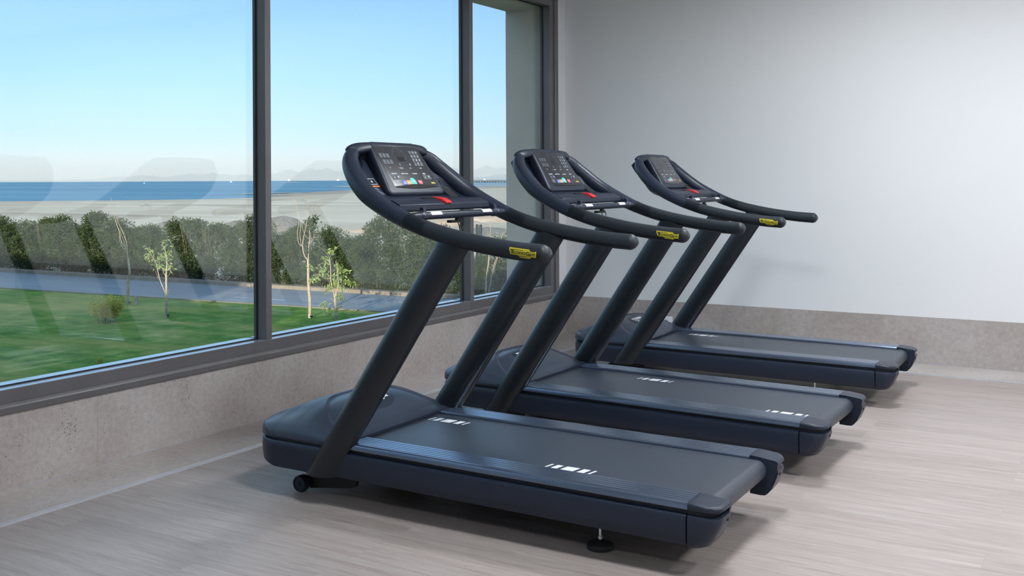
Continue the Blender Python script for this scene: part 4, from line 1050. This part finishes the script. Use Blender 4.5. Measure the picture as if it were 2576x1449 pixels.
# garden spotlights beside the saplings
def spotlight(px, py, y, lab):
    q = ground(px, py+2, G); r = empty('garden_spotlight', (q.x, q.y, G), lab, 'garden light', 'garden spotlights on the lawn')
    r.scale = (.6, .6, .6)
    b = MB(); b.lathe([(.045, 0), (.045, .02), (.012, .025), (.012, .09)], (0, 0, 0), 'z', 12); b.obj('spike', M['black'], r)
    b = MB(); b.lathe([(.045, -.06), (.05, .06), (.044, .062)], (0, 0, .13), 'x', 14); h_ = b.obj('lamp_head', M['black'], r)
    b = MB(); b.lathe([(.04, .0622), (.002, .0622)], (0, 0, .13), 'x', 14); b.obj('lens', M['socket'], h_)
spotlight(326, 764, 25.0, 'black garden spotlight at the foot of the leftmost bare sapling')
spotlight(345, 764, 25.3, 'black garden spotlight beside the short stake, left pane')
spotlight(422, 797, 23.2, 'black garden spotlight at the foot of the forked leafy sapling')
spotlight(783, 800, 25.2, 'black garden spotlight at the foot of the bare sapling left of the nearest treadmill')
q = ground(340, 767, G); b = MB(); b.tube([(q.x, q.y, G-.02), (q.x+.01, q.y, G+.15), (q.x, q.y, G+.32)], [.05, .05, .045], 8); b.tube([(q.x, q.y+.09, G-.02), (q.x, q.y+.08, G+.28)], [.03, .03], 8)
tag(b.obj('tree_stump', M['bark']), 'short cut stump beside the leftmost bare sapling on the lawn', 'stump')
# posts of an old fence beyond the hedge
for k, (px, py, hh) in enumerate(((1201, 700, 2.6), (1210, 700, 2.6), (1151, 700, 2.2))):
    q = at(px, py, 33.6); b = MB(); b.lathe([(.055, 0), (.055, hh), (.03, hh+.03)], (q.x, q.y, G), 'z', 10)
    tag(b.obj('fence_post', M['recess']), ('dark fence post right of the right mullion, among the shrubs', 'thinner dark fence post a step right of its neighbour', 'dark fence post left of the right mullion, among the shrubs')[k], 'post', 'old fence posts behind the hedge')

# ---- far shore: jetty, boats, mountains
p0 = ground(1192, 458.6, ZS); p1 = ground(1330, 458.6, ZS); b = MB(); d = (p1-p0); n_ = Vector((-d.y, d.x, 0)).normalized()*6; ZJ = 1.2
b.add([p0-n_+Vector((0,0,ZJ)), p1-n_+Vector((0,0,ZJ)), p1+n_+Vector((0,0,ZJ)), p0+n_+Vector((0,0,ZJ)), p0-n_+Vector((0,0,ZJ+1.6)), p1-n_+Vector((0,0,ZJ+1.6)), p1+n_+Vector((0,0,ZJ+1.6)), p0+n_+Vector((0,0,ZJ+1.6))], [(3,2,1,0),(4,5,6,7),(0,1,5,4),(1,2,6,5),(2,3,7,6),(3,0,4,7)])
j_ = tag(b.obj('jetty', M['stem'], smooth=False), 'long dark jetty far out on the water, right of the right mullion', 'jetty')
b = MB()
for k in range(20): q = p0.lerp(p1, k/19); b.lathe([(1.2, -.2), (1.2, ZJ+.2)], (q.x, q.y, ZS), 'z', 6)
jp = b.obj('jetty_piles', M['stem'], j_)
def boat(px, py, s_, lab):
    q = ground(px, py, ZS); r = empty('sailing_boat', (q.x, q.y, ZS-.15), lab, 'boat', 'small white boats on the sea')
    b = MB(); b.loft([[(x*s_, y*s_, z*s_) for x, y, z in ((-2.5, -w_, zz), (1.5, -w_, zz), (3, 0, zz), (1.5, w_, zz), (-2.5, w_, zz))] for w_, zz in ((.5, 0), (.9, .9))]); b.obj('hull', M['socket'], r)
    b = MB(); b.tube([(0, 0, .8*s_), (0, 0, 5.5*s_)], .08*s_, 6); b.obj('mast', M['socket'], r)
    b = MB(); b.loft([[(-.1*s_, -.03, 1.3*s_), (-2.2*s_, -.03, 1.4*s_), (-.1*s_, -.03, 5.2*s_)], [(-.1*s_, .03, 1.3*s_), (-2.2*s_, .03, 1.4*s_), (-.1*s_, .03, 5.2*s_)]]); b.obj('sail', M['socket'], r)
boat(581, 458.4, 1.3, 'tiny white sailing boat near the horizon, left of the left mullion'); boat(363, 461.5, .6, 'tiny white boat on the sea above the bare sapling, left pane')
for px, s_ , lab in ((727, 1, 'tiny white tower block on the far shore, right of the left mullion'), (851, 1.2, 'tiny white tower block on the far shore beside the nearest console'), (1219, .9, 'tiny pale building on the far shore right of the right mullion')):
    q = ground(px, 456.3, ZS); b = MB(); q = q.normalized()*7600; b.box(-7*s_, 7*s_, -5, 5, -4, 4*s_); b.box(-3*s_, 2*s_, -4, 4, 4*s_, 8*s_)
    o = b.obj('far_building', M['socket'], smooth=False); o.location = (q.x, q.y, 0); tag(o, lab, 'building', 'pale buildings on the far shore')

def interp(T, x):
    if x <= T[0][0]: return T[0][1]
    for (a, p), (c, q) in zip(T, T[1:]):
        if x <= c: return p+(q-p)*(x-a)/(c-a)
    return T[-1][1]
def ridge(name, T, d0, d1, d2, m, seed, x0, x1, st=3, base=453.2):
    b = MB(); cols = []; K = 9
    n = int((x1-x0)/st)
    for i in range(n+1):
        px = x0+st*i; u = (px-1288)/FPX; dx_, dy_ = (-math.sin(HEAD)+u*math.cos(HEAD), math.cos(HEAD)+u*math.sin(HEAD))
        hp_ = max(.2, 454.3-.0021*(px-241)-interp(T, px)); col = []
        for k in range(K):
            t = k/(K-1); dist = d0+(d1-d0)*min(1, t/.7) if t < .7 else d1+(d2-d1)*(t-.7)/.3
            prof_ = math.sin(min(1, t/.7)*PI/2)**1.1 if t < .7 else 1-((t-.7)/.3)**1.2
            z = hp_*d1/FPX*prof_; z *= 1+.28*noise.noise(Vector((px*.03, t*5, seed)))*(1 if t != .7 else .0)
            z += hp_*d1/FPX*.045*noise.noise(Vector((px*.12, t*9, seed+5)))*prof_
            col.append((dx_*dist, dy_*dist, max(z, 0)-8 if k in (0, K-1) else z))
        cols.append(col)
    b.add([p for c in cols for p in c], [(i*K+k, (i+1)*K+k, (i+1)*K+k+1, i*K+k+1) for i in range(n) for k in range(K-1)])
    return tag(b.obj(name, m, sharp=80), kind='structure')
T1 = [(-200, 449), (100, 452), (242, 449), (275, 445), (311, 441.5), (325, 443.5), (348, 440), (374, 440), (401, 443), (430, 442), (472, 437), (500, 438.5), (530, 436), (537, 433), (545, 437), (560, 438), (640, 440), (660, 445), (699, 435), (712, 427), (723, 425), (735, 427), (751, 432), (768, 428), (780, 424.5), (792, 428), (802, 425.5), (812, 427), (823, 424), (835, 426), (845, 428.5), (854, 427), (900, 431), (1000, 436), (1100, 432), (1127, 424), (1139, 420.6), (1152, 425), (1180, 432), (1194, 429), (1210, 423), (1226, 419), (1240, 421), (1251, 425), (1262, 424), (1290, 429), (1400, 440)]
ridge('mountains', T1, 14500, 17000, 19000, M['rockm'], 1, -160, 1420)
T2 = [(1090, 451), (1150, 449), (1190, 447), (1230, 444), (1260, 440), (1290, 436), (1400, 430)]
ridge('foothills', T2, 9800, 11000, 12000, M['rockm'], 2, 1090, 1420)
# sea haze: a thin body of moist air between the near water and the far shore
hz = bpy.data.materials.new('sea_haze'); hz.use_nodes = True; nt = hz.node_tree; nt.nodes.clear(); o = nt.nodes.new('ShaderNodeOutputMaterial'); vs_ = nt.nodes.new('ShaderNodeVolumeScatter')
vs_.inputs['Color'].default_value = (.58, .84, .98, 1); vs_.inputs['Density'].default_value = 2.6e-4; vs_.inputs['Anisotropy'].default_value = 0; link(nt, vs_.outputs[0], o.inputs['Volume'])
b = MB(); c_ = math.cos(HEAD); s_ = math.sin(HEAD)
def hp3(lat, dist, z): return (-s_*dist+c_*lat, c_*dist+s_*lat, z)
v = [hp3(l, d, z) for z in (-3.0, 260) for l, d in ((-9000, 6200), (3500, 6200), (5000, 13800), (-13000, 13800))]
b.add(v, [(3,2,1,0),(4,5,6,7),(0,1,5,4),(1,2,6,5),(2,3,7,6),(3,0,4,7)])
o = b.obj('haze', hz, smooth=False); tag(o, kind='stuff', label='pale blue sea haze hanging before the distant mountains', cat='haze')
